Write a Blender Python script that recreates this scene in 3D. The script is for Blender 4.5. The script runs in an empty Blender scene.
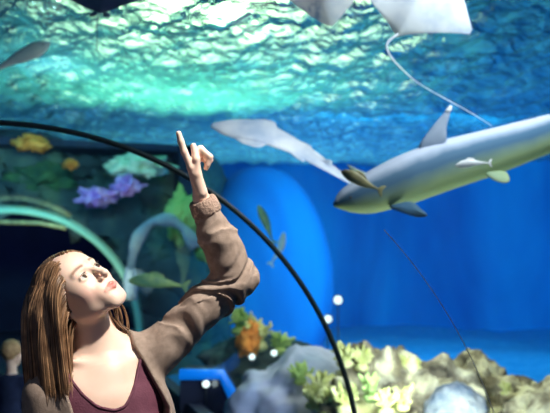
import bpy, math, random
import numpy as np
from mathutils import Vector
random.seed(7)
RNG = np.random.default_rng(7)
SC = bpy.context.scene
COL = SC.collection

# ------------------------------------------------------------------ camera
CAMZ = 1.6
YAW, PIT, FPX = 0.328, 0.0595, 764.0
cam_d = bpy.data.cameras.new('camera')
cam_d.sensor_width = 36.0
cam_d.lens = FPX / 550.0 * 36.0
cam_d.clip_start = 0.05
cam = bpy.data.objects.new('camera', cam_d)
COL.objects.link(cam)
cam.location = (0, 0, CAMZ)
cam.rotation_euler = (math.pi / 2 + PIT, 0, -YAW)
cam_d.dof.use_dof = True
cam_d.dof.focus_distance = 2.1
cam_d.dof.aperture_fstop = 3.4
SC.camera = cam
CF = np.array([math.sin(YAW) * math.cos(PIT), math.cos(YAW) * math.cos(PIT), math.sin(PIT)])
CR = np.array([math.cos(YAW), -math.sin(YAW), 0.0])
CU = np.cross(CR, CF)
CP = np.array([0, 0, CAMZ])


def P(px, py, d):
    """photo pixel and depth along the view -> world point"""
    return CP + d * CF + (px - 275) / FPX * d * CR - (py - 206.5) / FPX * d * CU


# ------------------------------------------------------------------ world, exposure, lights
SC.view_settings.view_transform = 'Standard'
SC.view_settings.look = 'None'
SC.view_settings.gamma = 1
SC.view_settings.exposure = 0.15
SC.view_settings.use_curve_mapping = False
SC.cycles.use_denoising = True
SC.cycles.max_bounces = 6
SC.cycles.transparent_max_bounces = 16
SC.cycles.caustics_reflective = False
SC.cycles.caustics_refractive = False
SC.cycles.sample_clamp_indirect = 4
wld = bpy.data.worlds.new('world')
SC.world = wld
wld.use_nodes = True
wld.node_tree.nodes['Background'].inputs[0].default_value = (0.012, 0.075, 0.22, 1)
wld.node_tree.nodes['Background'].inputs[1].default_value = 0.35


def lamp(kind, name, loc, target, energy, color, size=1.0, size_y=None, spot=None, blend=0.3):
    d = bpy.data.lights.new(name, kind)
    d.energy = energy
    d.color = color
    if kind == 'AREA':
        d.size = size
        if size_y:
            d.shape = 'RECTANGLE'
            d.size_y = size_y
    else:
        d.shadow_soft_size = size
    if kind == 'SPOT':
        d.spot_size = spot
        d.spot_blend = blend
    o = bpy.data.objects.new(name, d)
    COL.objects.link(o)
    o.location = loc
    v = Vector(target) - Vector(loc)
    o.rotation_euler = v.to_track_quat('-Z', 'Y').to_euler()
    return o


# unseen key spot above the tunnel and weak fill, aimed at the visitors
lamp('SPOT', 'key_spot', (1.2, 1.0, 3.4), (0.3, 2.1, 1.55), 450, (1.0, 0.89, 0.79), 0.06, spot=0.72, blend=0.25)
lamp('AREA', 'tunnel_fill', (-0.9, 0.3, 2.0), (0.2, 2.2, 1.4), 2.2, (1.0, 0.85, 0.8), 0.6)
# unseen lights put above the water to brighten and tint the ripples
lamp('AREA', 'ripple_light_green', (2.2, 10.0, 5.0), (1.8, 7.8, 3.6), 210, (0.75, 1.0, 0.45), 2.4, 1.6)
lamp('AREA', 'ripple_panel', (4.4, 17.6, 6.4), (2.0, 7.0, 2.6), 470, (0.84, 1.0, 0.52), 8.8, 4.6)
lamp('AREA', 'ripple_light_white', (0.3, 8.9, 4.3), (0.5, 7.6, 3.6), 14, (0.9, 0.95, 1.0), 0.25)
lamp('AREA', 'ripple_light_blue', (6.0, 15.0, 9.0), (4.5, 8.5, 3.6), 700, (0.03, 0.30, 1.0), 0.8)
# unseen fills added in tank and hall to brighten or tint each subject
lamp('AREA', 'wall_fill_blue', (5.5, 9.5, 2.6), (7.0, 15.5, 0.4), 138, (0.05, 0.58, 1.0), 3.0)
lamp('AREA', 'wall_fill_right', (7.0, 5.0, 2.6), (12.0, 10.0, 0.4), 138, (0.04, 0.54, 1.0), 3.0)
lamp('SPOT', 'reef_fill', (3.3, 6.2, 3.4), (2.9, 5.5, 0.4), 210, (1.0, 0.95, 0.66), 0.08, spot=2.0, blend=0.8)
lamp('SPOT', 'ray_fill', (0.8, 2.2, 3.4), (1.3, 5.0, 2.5), 190, (0.95, 0.98, 1.0), 0.2, spot=0.7, blend=0.8)
lamp('AREA', 'reef_front_fill', (2.1, 3.7, 1.1), (2.2, 6.0, 0.3), 34, (0.72, 0.80, 1.0), 0.4)
lamp('AREA', 'fish_fill', (2.5, 2.9, 3.4), (2.5, 4.4, 2.1), 40, (0.90, 0.97, 0.98), 0.5)
lamp('SPOT', 'cliff_fill', (0.3, 7.6, 3.1), (-0.6, 11.2, 2.75), 250, (0.35, 0.95, 0.80), 0.25, spot=1.5, blend=0.9)
lamp('AREA', 'cliff_wash', (-0.5, 8.6, 2.9), (0.2, 11.5, 2.2), 75, (0.12, 0.50, 0.85), 3.0, 0.3)
lamp('AREA', 'fish_underfill', (2.5, 4.0, 0.5), (2.0, 5.0, 2.7), 16, (0.95, 1.0, 0.62), 0.6)
lamp('AREA', 'hall_fill', (0.3, 12.6, 3.0), (0.0, 15.5, 1.0), 40, (0.10, 0.25, 1.0), 0.8)
lamp('SPOT', 'mouth_fill', (1.0, 8.8, 0.6), (0.9, 10.9, 2.0), 110, (0.8, 1.0, 0.75), 0.1, spot=1.0, blend=0.6)

# ------------------------------------------------------------------ helpers: noise, meshes, materials


def _hash(ix, iy, iz):
    h = (ix * 374761393 + iy * 668265263 + iz * 2147483647 + 1013904223) & 0xFFFFFFFF
    h = ((h ^ (h >> 13)) * 1274126177) & 0xFFFFFFFF
    h = h ^ (h >> 16)
    return (h & 0xFFFF).astype(np.float64) / 32767.5 - 1.0


def vnoise(p):
    p = np.asarray(p, float)
    i = np.floor(p).astype(np.int64)
    f = p - i
    f = f * f * f * (f * (f * 6 - 15) + 10)
    r = 0
    for dx in (0, 1):
        wx = f[:, 0] if dx else 1 - f[:, 0]
        for dy in (0, 1):
            wy = f[:, 1] if dy else 1 - f[:, 1]
            for dz in (0, 1):
                wz = f[:, 2] if dz else 1 - f[:, 2]
                r = r + wx * wy * wz * _hash(i[:, 0] + dx, i[:, 1] + dy, i[:, 2] + dz)
    return r


def fbm(p, octaves=4, gain=0.5):
    a, s, r = 1.0, 1.0, 0
    for k in range(octaves):
        r = r + a * vnoise(np.asarray(p) * s + 17.3 * k)
        a *= gain
        s *= 2.03
    return r


def nrm(v):
    v = np.asarray(v, float)
    return v / (np.linalg.norm(v, axis=-1, keepdims=True) + 1e-12)


def mesh_obj(name, verts, faces, mat, parent=None, smooth=True, col=None, loc=None):
    verts = np.asarray(verts, float)
    if loc is None and parent is None and len(verts):
        loc = np.array([verts[:, 0].mean(), verts[:, 1].mean(), verts[:, 2].min()])
    if parent is not None:
        loc = np.array(parent['_o'])
    v = verts - np.asarray(loc)
    me = bpy.data.meshes.new(name)
    if isinstance(faces, np.ndarray):
        n, k = faces.shape
        me.vertices.add(len(v))
        me.vertices.foreach_set('co', v.astype(np.float32).ravel())
        me.loops.add(n * k)
        me.loops.foreach_set('vertex_index', faces.astype(np.int32).ravel())
        me.polygons.add(n)
        me.polygons.foreach_set('loop_start', np.arange(0, n * k, k, dtype=np.int32))
        me.update(calc_edges=True)
    else:
        me.from_pydata(v.tolist(), [], [list(f) for f in faces])
        me.update()
    if smooth:
        me.polygons.foreach_set('use_smooth', np.ones(len(me.polygons), bool))
    if col is not None:
        ca = me.color_attributes.new('tint', 'FLOAT_COLOR', 'POINT')
        c = np.ones((len(v), 4), np.float32)
        c[:, :col.shape[1]] = col
        ca.data.foreach_set('color', c.ravel())
    if mat:
        me.materials.append(mat)
    o = bpy.data.objects.new(name, me)
    COL.objects.link(o)
    if parent is not None:
        o.parent = parent
    else:
        o.location = loc
    o['_o'] = [float(x) for x in loc]
    return o


def empty(name, loc):
    o = bpy.data.objects.new(name, None)
    COL.objects.link(o)
    o.location = loc
    o['_o'] = [float(x) for x in loc]
    return o


def tag(o, label=None, cat=None, group=None, kind=None):
    if label:
        o['label'] = label
    if cat:
        o['category'] = cat
    if group:
        o['group'] = group
    if kind:
        o['kind'] = kind
    return o


def principled(name, color, rough=0.6, **kw):
    m = bpy.data.materials.new(name)
    m.use_nodes = True
    b = m.node_tree.nodes['Principled BSDF']
    b.inputs['Base Color'].default_value = (*color, 1)
    b.inputs['Roughness'].default_value = rough
    for k, v in kw.items():
        b.inputs[k].default_value = v
    return m


def noise_mat(name, stops, scale=5.0, rough=0.7, bump=0.0, bscale=None, detail=5, stretch=None, distortion=0.0, attr=False, **kw):
    """procedural: object-space noise -> colour ramp (+ bump)"""
    m = principled(name, stops[0][1], rough, **kw)
    nt = m.node_tree
    b = nt.nodes['Principled BSDF']
    tc = nt.nodes.new('ShaderNodeTexCoord')
    mp = nt.nodes.new('ShaderNodeMapping')
    if stretch:
        mp.inputs['Scale'].default_value = stretch
    nt.links.new(tc.outputs['Object'], mp.inputs[0])
    n = nt.nodes.new('ShaderNodeTexNoise')
    n.inputs['Scale'].default_value = scale
    n.inputs['Detail'].default_value = detail
    n.inputs['Distortion'].default_value = distortion
    nt.links.new(mp.outputs[0], n.inputs['Vector'])
    r = nt.nodes.new('ShaderNodeValToRGB')
    els = r.color_ramp.elements
    while len(els) < len(stops):
        els.new(0.5)
    for e, (pos, c) in zip(els, stops):
        e.position = pos
        e.color = (*c, 1)
    nt.links.new(n.outputs['Fac'], r.inputs[0])
    out = r.outputs[0]
    if attr:
        a = nt.nodes.new('ShaderNodeAttribute')
        a.attribute_name = 'tint'
        mx = nt.nodes.new('ShaderNodeMix')
        mx.data_type = 'RGBA'
        mx.blend_type = 'MULTIPLY'
        mx.inputs[0].default_value = 1
        nt.links.new(out, mx.inputs[6])
        nt.links.new(a.outputs['Color'], mx.inputs[7])
        out = mx.outputs[2]
    nt.links.new(out, b.inputs['Base Color'])
    if bump:
        n2 = nt.nodes.new('ShaderNodeTexNoise')
        n2.inputs['Scale'].default_value = bscale or scale * 3
        n2.inputs['Detail'].default_value = 6
        nt.links.new(mp.outputs[0], n2.inputs['Vector'])
        bp = nt.nodes.new('ShaderNodeBump')
        bp.inputs['Strength'].default_value = bump
        bp.inputs['Distance'].default_value = 0.02
        nt.links.new(n2.outputs['Fac'], bp.inputs['Height'])
        nt.links.new(bp.outputs[0], b.inputs['Normal'])
    return m


def grid_faces(nu, nv, wrap_u=False):
    """quads of a vertex grid indexed [v*nu+u]"""
    u = np.arange(nu if wrap_u else nu - 1)
    v = np.arange(nv - 1)
    U, V = np.meshgrid(u, v)
    U, V = U.ravel(), V.ravel()
    U2 = (U + 1) % nu
    return np.stack([V * nu + U, V * nu + U2, (V + 1) * nu + U2, (V + 1) * nu + U], 1)


def tube(path, radii, sides=10, caps=True):
    path = np.asarray(path, float)
    n = len(path)
    radii = np.broadcast_to(np.asarray(radii, float), (n,))
    t = nrm(np.gradient(path, axis=0))
    ref = np.array([0, 0, 1.0]) if abs(t[0, 2]) < 0.9 else np.array([1.0, 0, 0])
    u = nrm(np.cross(ref, t[0]))
    vs = []
    a = np.linspace(0, 2 * np.pi, sides, endpoint=False)
    for k in range(n):
        u = nrm(u - t[k] * np.dot(u, t[k]))
        w = np.cross(t[k], u)
        vs.append(path[k] + radii[k] * (np.cos(a)[:, None] * u + np.sin(a)[:, None] * w))
    V = np.concatenate(vs)
    F = [tuple(f) for f in grid_faces(sides, n, True)]
    if caps:
        F.append(tuple(range(sides))[::-1])
        F.append(tuple((n - 1) * sides + i for i in range(sides)))
    return V, F


def merge(parts):
    V, F, o = [], [], 0
    for v, f in parts:
        V.append(v)
        F += [tuple(int(i) + o for i in q) for q in f]
        o += len(v)
    return np.concatenate(V), F


def box(c, s, ax=None):
    c, s = np.array(c, float), np.array(s, float) / 2
    ax = np.eye(3) if ax is None else np.array(ax)
    v = np.array([[x, y, z] for x in (-1, 1) for y in (-1, 1) for z in (-1, 1)]) * s
    v = c + v @ ax
    return v, [(0, 1, 3, 2), (4, 6, 7, 5), (0, 4, 5, 1), (2, 3, 7, 6), (0, 2, 6, 4), (1, 5, 7, 3)]


# ------------------------------------------------------------------ signed-distance modelling (numpy surface nets)
class Prim:
    """tapered capsule or rotated ellipsoid, with a bounding sphere"""

    def __init__(s, kind, a, b, ra, rb=None, k=0.02, ax=None):
        s.kind, s.k = kind, k
        s.a = np.array(a, float)
        if kind == 'c':
            s.b = np.array(b, float)
            s.ra, s.rb = ra, ra if rb is None else rb
            s.c = (s.a + s.b) / 2
            s.r = np.linalg.norm(s.b - s.a) / 2 + max(s.ra, s.rb)
        else:
            s.rad = np.array(ra, float)
            s.ax = np.eye(3) if ax is None else np.array(ax, float)
            s.c = s.a
            s.r = s.rad.max()

    def d(s, p):
        if s.kind == 'c':
            ab = s.b - s.a
            h = np.clip(((p - s.a) @ ab) / (ab @ ab + 1e-12), 0, 1)
            return np.linalg.norm(p - s.a - h[:, None] * ab, axis=1) - (s.ra + (s.rb - s.ra) * h)
        q = (p - s.a) @ s.ax.T
        k0 = np.linalg.norm(q / s.rad, axis=1)
        k1 = np.linalg.norm(q / s.rad ** 2, axis=1)
        return np.where(k0 < 1e-6, -s.rad.min(), k0 * (k0 - 1) / (k1 + 1e-9))


def cap(a, b, ra, rb=None, k=0.02):
    return Prim('c', a, b, ra, rb, k)


def ell(c, rad, ax=None, k=0.02):
    return Prim('e', c, None, rad, None, k, ax)


def smin(a, b, k):
    h = np.clip(0.5 + 0.5 * (b - a) / k, 0, 1)
    return b + (a - b) * h - k * h * (1 - h)


def smax(a, b, k):
    return -smin(-a, -b, k)


def union(prims, p):
    lo, hi = p.min(0), p.max(0)
    d = None
    far = 9.0
    for q in prims:
        g = np.linalg.norm(np.maximum(np.maximum(lo - q.c, q.c - hi), 0)) - q.r
        if g > 0.09:
            far = min(far, g)
            continue
        e = q.d(p)
        d = e if d is None else smin(d, e, q.k)
    return np.full(len(p), far) if d is None else np.minimum(d, far)


def surface_nets(f, lo, hi, h, project=True):
    lo, hi = np.array(lo, float), np.array(hi, float)
    B = 8
    nb = np.ceil((hi - lo) / h / B).astype(int) + 1
    n = nb * B
    vals = np.empty(tuple(n), np.float32)
    bc = np.stack(np.meshgrid(*[np.arange(k) for k in nb], indexing='ij'), -1).reshape(-1, 3)
    cen = lo + (bc + 0.5 - 0.5 / B) * B * h
    # coarse pass
    dc = np.empty(len(cen))
    for s in range(0, len(cen), 512):
        dc[s:s + 512] = f(cen[s:s + 512])
    vb = vals.reshape(nb[0], B, nb[1], B, nb[2], B)
    vb[:] = dc.reshape(nb[0], 1, nb[1], 1, nb[2], 1)
    act = np.abs(dc) < B * h * 0.87 * 1.5 + 0.01
    off = np.stack(np.meshgrid(*[np.arange(B)] * 3, indexing='ij'), -1).reshape(-1, 3) * h
    ab = bc[act]
    for s in range(0, len(ab), 24):
        ch = ab[s:s + 24]
        pts = (lo + ch[:, None] * B * h + off[None]).reshape(-1, 3)
        r = f(pts).reshape(-1, B, B, B)
        for c, q in zip(ch, r):
            vals[c[0] * B:c[0] * B + B, c[1] * B:c[1] * B + B, c[2] * B:c[2] * B + B] = q
    S = vals < 0
    cnt = np.zeros(tuple(n - 1), np.uint8)
    for dx in (0, 1):
        for dy in (0, 1):
            for dz in (0, 1):
                cnt += S[dx:n[0] - 1 + dx, dy:n[1] - 1 + dy, dz:n[2] - 1 + dz]
    cells = np.argwhere((cnt > 0) & (cnt < 8))
    del cnt
    idx = np.full(tuple(n - 1), -1, np.int32)
    idx[cells[:, 0], cells[:, 1], cells[:, 2]] = np.arange(len(cells))
    acc = np.zeros((len(cells), 3))
    num = np.zeros(len(cells))
    cor = [(x, y, z) for x in (0, 1) for y in (0, 1) for z in (0, 1)]
    cv = {c: vals[cells[:, 0] + c[0], cells[:, 1] + c[1], cells[:, 2] + c[2]].astype(float) for c in cor}
    for c in cor:
        for a in range(3):
            if c[a] == 0:
                c2 = list(c)
                c2[a] = 1
                v0, v1 = cv[c], cv[tuple(c2)]
                m = (v0 < 0) != (v1 < 0)
                t = np.where(m, v0 / np.where(m, v0 - v1, 1), 0)
                pt = np.tile(np.array(c, float), (len(cells), 1))
                pt[:, a] += t
                acc += pt * m[:, None]
                num += m
    V = lo + (cells + acc / num[:, None]) * h
    F = []
    for a in range(3):
        b, c = (a + 1) % 3, (a + 2) % 3
        s0 = [slice(1, None)] * 3
        s0[a] = slice(None, -1)
        s1 = list(s0)
        s1[a] = slice(1, None)
        A, Bm = S[tuple(s0)], S[tuple(s1)]
        e = np.argwhere(A != Bm)
        off0 = np.ones(3, int)
        off0[a] = 0
        e = e + off0
        sg = S[e[:, 0], e[:, 1], e[:, 2]]
        ok = np.all(e < n - 1, axis=1)
        e, sg = e[ok], sg[ok]
        db, dcv = np.zeros(3, int), np.zeros(3, int)
        db[b], dcv[c] = 1, 1
        g = lambda q: idx[q[:, 0], q[:, 1], q[:, 2]]
        q = np.stack([g(e), g(e - db), g(e - db - dcv), g(e - dcv)], 1)
        q[sg] = q[sg][:, ::1]
        q[~sg] = q[~sg][:, ::-1]
        F.append(q)
    F = np.concatenate(F)
    F = F[(F >= 0).all(1)]
    if project:
        out = V.copy()
        order = np.lexsort((cells[:, 2] // 16, cells[:, 1] // 16, cells[:, 0] // 16))
        for s in range(0, len(V), 4096):
            o = order[s:s + 4096]
            q = V[o]
            e = h * 0.3
            d0 = f(q)
            gr = np.stack([(f(q + e * np.eye(3)[i]) - d0) / e for i in range(3)], 1)
            st = d0[:, None] * gr / ((gr ** 2).sum(1, keepdims=True) + 0.05)
            ln = np.linalg.norm(st, axis=1, keepdims=True)
            out[o] = q - st * np.minimum(1, h * 0.8 / (ln + 1e-9))
        V = out
    return V, F


# ------------------------------------------------------------------ materials
M = {}
M['skin'] = noise_mat('skin', [(0.3, (0.86, 0.60, 0.47)), (0.7, (0.92, 0.68, 0.55))], 14, 0.45, attr=True)
M['skin'].node_tree.nodes['Principled BSDF'].inputs['Subsurface Weight'].default_value = 0.12
M['skin'].node_tree.nodes['Principled BSDF'].inputs['Subsurface Radius'].default_value = (0.02, 0.008, 0.004)
M['hair'] = noise_mat('hair', [(0.3, (0.13, 0.068, 0.035)), (0.7, (0.34, 0.20, 0.11))], 30, 0.38, attr=True)
M['cardigan'] = noise_mat('cardigan_knit', [(0.3, (0.27, 0.20, 0.155)), (0.7, (0.38, 0.29, 0.235))], 60, 0.9, bump=0.12, bscale=300)
M['cuff'] = noise_mat('cuff_rib', [(0.3, (0.34, 0.23, 0.175)), (0.7, (0.45, 0.32, 0.25))], 60, 0.9, bump=0.5, bscale=150)
M['plum'] = noise_mat('plum_jersey', [(0.3, (0.115, 0.03, 0.055)), (0.7, (0.155, 0.045, 0.075))], 40, 0.8, bump=0.15, bscale=200)
M['denim'] = noise_mat('dark_denim', [(0.3, (0.02, 0.03, 0.06)), (0.7, (0.04, 0.055, 0.1))], 40, 0.9)
M['navy'] = noise_mat('navy_cotton', [(0.3, (0.008, 0.018, 0.06)), (0.7, (0.015, 0.03, 0.09))], 20, 0.9)
M['shoe'] = noise_mat('shoe_leather', [(0.3, (0.03, 0.02, 0.02)), (0.7, (0.06, 0.045, 0.04))], 20, 0.5)
M['eye_white'] = principled('eye_white', (0.85, 0.82, 0.8), 0.15)
M['iris'] = principled('iris', (0.07, 0.045, 0.03), 0.1)
M['floor'] = noise_mat('tunnel_floor', [(0.3, (0.02, 0.022, 0.03)), (0.7, (0.04, 0.045, 0.055))], 8, 0.6, bump=0.2)
M['dark_wall'] = noise_mat('dark_wall', [(0.3, (0.006, 0.012, 0.035)), (0.7, (0.010, 0.022, 0.06))], 2, 0.8)
M['seam'] = noise_mat('dark_sealant', [(0.3, (0.02, 0.035, 0.035)), (0.7, (0.04, 0.06, 0.055))], 9, 0.45)
M['green_frame'] = noise_mat('pale_green_frame', [(0.3, (0.22, 0.50, 0.36)), (0.7, (0.34, 0.62, 0.46))], 3, 0.5)
M['blue_frame'] = noise_mat('blue_frame', [(0.3, (0.01, 0.14, 0.62)), (0.7, (0.015, 0.2, 0.75))], 3, 0.4)
M['tank'] = noise_mat('tank_wall_blue', [(0.3, (0.006, 0.20, 0.60)), (0.5, (0.012, 0.34, 0.80)), (0.7, (0.02, 0.46, 0.92))], 0.55, 0.9, stretch=(1, 1, 0.35), detail=3, distortion=0.6)
M['sand'] = noise_mat('sand', [(0.3, (0.06, 0.34, 0.64)), (0.7, (0.12, 0.44, 0.72))], 6, 0.95, bump=0.3)
M['cliff'] = noise_mat('cliff_rock', [(0.25, (0.03, 0.05, 0.06)), (0.5, (0.07, 0.11, 0.12)), (0.72, (0.16, 0.22, 0.14))], 1.8, 0.95, bump=0.6, bscale=9)
M['reef'] = noise_mat('reef_rock', [(0.36, (0.06, 0.05, 0.03)), (0.5, (0.30, 0.27, 0.16)), (0.60, (0.78, 0.76, 0.46))], 4.5, 0.95, bump=0.8, bscale=18, distortion=0.4)
M['pale_rock'] = noise_mat('pale_rock', [(0.3, (0.30, 0.42, 0.62)), (0.7, (0.58, 0.62, 0.80))], 2.5, 0.9, bump=0.3, bscale=14)
M['grey_rock'] = noise_mat('grey_rock', [(0.35, (0.08, 0.13, 0.20)), (0.65, (0.36, 0.40, 0.40))], 7, 0.95, bump=0.7, bscale=25)
M['moss_coral'] = noise_mat('moss_coral', [(0.3, (0.03, 0.10, 0.07)), (0.7, (0.12, 0.24, 0.08))], 4, 0.9, bump=0.6, bscale=20)
M['yellow_coral'] = noise_mat('yellow_coral', [(0.3, (0.42, 0.48, 0.10)), (0.7, (0.85, 0.86, 0.42))], 9, 0.85, bump=0.7, bscale=30)
M['orange_coral'] = noise_mat('orange_coral', [(0.3, (0.70, 0.22, 0.03)), (0.7, (0.95, 0.42, 0.08))], 9, 0.85, bump=0.6, bscale=20)
M['purple_coral'] = noise_mat('purple_coral', [(0.3, (0.36, 0.10, 0.62)), (0.7, (0.85, 0.58, 0.98))], 6, 0.85, bump=0.6, bscale=20)
M['mint_coral'] = noise_mat('mint_coral', [(0.3, (0.36, 0.66, 0.42)), (0.7, (0.80, 0.95, 0.72))], 5, 0.85, bump=0.6, bscale=20)
M['arch_reflection'] = noise_mat('lavender_reflection', [(0.3, (0.22, 0.28, 0.40)), (0.7, (0.46, 0.52, 0.50))], 5, 0.9, bump=0.5, bscale=20)
M['lime_coral'] = noise_mat('lime_coral', [(0.3, (0.24, 0.46, 0.10)), (0.7, (0.62, 0.80, 0.24))], 4, 0.85, bump=0.6, bscale=20)
M['ray_belly'] = noise_mat('ray_belly', [(0.35, (0.42, 0.52, 0.68)), (0.6, (0.78, 0.82, 0.88))], 5, 0.5)
M['ray_spot'] = noise_mat('ray_spotted', [(0.30, (0.10, 0.22, 0.45)), (0.42, (0.60, 0.68, 0.76)), (0.7, (0.80, 0.84, 0.86))], 9, 0.5)
M['dark_fish'] = noise_mat('dark_fish_skin', [(0.3, (0.012, 0.016, 0.06)), (0.7, (0.03, 0.035, 0.10))], 6, 0.5)
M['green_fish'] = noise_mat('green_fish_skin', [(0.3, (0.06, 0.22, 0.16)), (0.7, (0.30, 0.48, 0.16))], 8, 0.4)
M['brown_fish'] = noise_mat('brown_fish_skin', [(0.3, (0.20, 0.16, 0.09)), (0.7, (0.55, 0.50, 0.22))], 12, 0.5)
M['silver_fish'] = noise_mat('silver_reflection', [(0.3, (0.50, 0.72, 0.74)), (0.7, (0.75, 0.88, 0.82))], 8, 0.3)
M['fin_tip'] = principled('white_fin_tip', (0.9, 0.93, 0.95), 0.5)


def lit_counter_mat(name, top, mid, belly, z0, z1, rough=0.45):
    """countershaded skin plus a painted sunlit back band: colour follows the body's own height axis"""
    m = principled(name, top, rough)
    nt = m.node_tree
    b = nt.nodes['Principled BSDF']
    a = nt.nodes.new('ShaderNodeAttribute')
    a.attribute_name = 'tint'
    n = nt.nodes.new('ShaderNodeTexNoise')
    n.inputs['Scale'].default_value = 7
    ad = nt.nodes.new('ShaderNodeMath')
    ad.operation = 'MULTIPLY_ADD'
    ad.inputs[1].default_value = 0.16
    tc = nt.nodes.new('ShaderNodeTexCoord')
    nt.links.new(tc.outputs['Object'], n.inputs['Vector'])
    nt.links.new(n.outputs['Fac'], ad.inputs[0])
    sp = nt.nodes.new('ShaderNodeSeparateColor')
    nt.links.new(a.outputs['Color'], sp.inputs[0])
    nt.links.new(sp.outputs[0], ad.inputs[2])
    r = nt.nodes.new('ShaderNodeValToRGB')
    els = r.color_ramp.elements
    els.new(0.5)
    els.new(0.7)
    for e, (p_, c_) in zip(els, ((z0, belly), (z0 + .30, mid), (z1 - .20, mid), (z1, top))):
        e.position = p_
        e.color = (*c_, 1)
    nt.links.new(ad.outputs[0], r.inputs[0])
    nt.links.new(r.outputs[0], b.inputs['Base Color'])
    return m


M['shark'] = lit_counter_mat('shark_skin', (0.54, 0.60, 0.74), (0.05, 0.14, 0.25), (0.34, 0.46, 0.24), 0.34, 0.98, 0.7)  # pale top tone paints in light falling on the back

acr = bpy.data.materials.new('clear_acrylic')
acr.use_nodes = True
nt = acr.node_tree
nt.nodes.clear()
o_ = nt.nodes.new('ShaderNodeOutputMaterial')
tr = nt.nodes.new('ShaderNodeBsdfTransparent')
tr.inputs[0].default_value = (0.93, 0.98, 1.0, 1)
gl = nt.nodes.new('ShaderNodeBsdfGlossy')
gl.inputs['Roughness'].default_value = 0.06
lw = nt.nodes.new('ShaderNodeFresnel')
lw.inputs[0].default_value = 1.18
mx = nt.nodes.new('ShaderNodeMixShader')
nt.links.new(lw.outputs[0], mx.inputs[0])
nt.links.new(tr.outputs[0], mx.inputs[1])
nt.links.new(gl.outputs[0], mx.inputs[2])
nt.links.new(mx.outputs[0], o_.inputs[0])
M['acrylic'] = acr

wat = bpy.data.materials.new('water_surface')
wat.use_nodes = True
nt = wat.node_tree
nt.nodes.clear()
o_ = nt.nodes.new('ShaderNodeOutputMaterial')
tl = nt.nodes.new('ShaderNodeBsdfTranslucent')
tl.inputs[0].default_value = (0.14, 0.72, 0.86, 1)
gl = nt.nodes.new('ShaderNodeBsdfGlossy')
gl.inputs['Roughness'].default_value = 0.08
gl.inputs[0].default_value = (0.45, 0.85, 1.0, 1)
tc = nt.nodes.new('ShaderNodeTexCoord')
n = nt.nodes.new('ShaderNodeTexNoise')
n.inputs['Scale'].default_value = 10.0
n.inputs['Detail'].default_value = 4
nt.links.new(tc.outputs['Object'], n.inputs['Vector'])
bp = nt.nodes.new('ShaderNodeBump')
bp.inputs['Strength'].default_value = 1.0
bp.inputs['Distance'].default_value = 0.07
nt.links.new(n.outputs['Fac'], bp.inputs['Height'])
mx = nt.nodes.new('ShaderNodeMixShader')
mx.inputs[0].default_value = 0.42
for s in (tl, gl):
    nt.links.new(bp.outputs[0], s.inputs['Normal'])
nt.links.new(tl.outputs[0], mx.inputs[1])
nt.links.new(gl.outputs[0], mx.inputs[2])
rf = nt.nodes.new('ShaderNodeBsdfRefraction')
rf.inputs['IOR'].default_value = 1.12
rf.inputs['Roughness'].default_value = 0.05
rf.inputs[0].default_value = (0.75, 1.0, 0.95, 1)
nt.links.new(bp.outputs[0], rf.inputs['Normal'])
mx2 = nt.nodes.new('ShaderNodeMixShader')
mx2.inputs[0].default_value = 0.50
nt.links.new(mx.outputs[0], mx2.inputs[1])
nt.links.new(rf.outputs[0], mx2.inputs[2])
nt.links.new(mx2.outputs[0], o_.inputs[0])
M['water'] = wat


def glow(name, color, strength):
    m = principled(name, (0.8, 0.8, 0.8), 0.3)
    b = m.node_tree.nodes['Principled BSDF']
    b.inputs['Emission Color'].default_value = (*color, 1)
    b.inputs['Emission Strength'].default_value = strength
    return m


M['glint_glow'] = glow('glint_glow', (0.8, 1.0, 0.95), 1.3)  # glow of the discs that imitate reflected lights
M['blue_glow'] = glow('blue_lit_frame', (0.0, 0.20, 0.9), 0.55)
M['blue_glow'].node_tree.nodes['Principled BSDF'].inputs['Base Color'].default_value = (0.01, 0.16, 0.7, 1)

# ------------------------------------------------------------------ the tunnel
TX, TZ, TR = -0.064, 0.42, 1.75
Y1, Y2 = 3.61, 10.85


def arch(name, y0, y1, r0, r1, mat, a0=-0.24, a1=math.pi + 0.24, n=96, parent=None):
    """half-round vault with a rectangular wall section"""
    a = np.linspace(a0, a1, n)
    V = []
    for y, r in ((y0, r0), (y0, r1), (y1, r1), (y1, r0)):
        V.append(np.stack([TX + r * np.cos(a), np.full(n, y), TZ + r * np.sin(a)], 1))
    V = np.concatenate(V)
    F = []
    for k in range(4):
        k2 = (k + 1) % 4
        for i in range(n - 1):
            F.append((k * n + i, k * n + i + 1, k2 * n + i + 1, k2 * n + i))
    F.append((0, n, 2 * n, 3 * n))
    F.append((n - 1, 4 * n - 1, 3 * n - 1, 2 * n - 1))
    return mesh_obj(name, V, F, mat, parent)


def vault(name, y0, y1):
    a = np.linspace(-0.24, math.pi + 0.24, 96)
    ny = 5
    V = np.concatenate([np.stack([TX + TR * np.cos(a), np.full(96, y), TZ + TR * np.sin(a)], 1) for y in np.linspace(y0, y1, ny)])
    return mesh_obj(name, V, grid_faces(96, ny), M['acrylic'])


tag(vault('window_1', -3.0, Y1 - 0.008), kind='structure')
tag(vault('window_2', Y1 + 0.008, Y2), kind='structure')
tag(arch('trim_1', Y1 - 0.007, Y1 + 0.007, TR - 0.004, TR + 0.02, M['seam']), kind='structure')
tag(arch('trim_2', Y2 - 0.04, Y2 + 0.03, TR - 0.055, TR + 0.02, M['green_frame']), kind='structure')
fl = mesh_obj('floor', *box((0, 7, -0.1), (3.4, 20, 0.2)), M['floor'], smooth=False)
tag(fl, kind='structure')
for sx, nm in ((-1, 'baseboard_left'), (1, 'baseboard_right')):
    x = TX + sx * 1.62
    tag(mesh_obj(nm, *box((x, 3.9, 0.12), (0.12, 13.8, 0.24)), M['dark_wall'], smooth=False), kind='structure')
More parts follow.
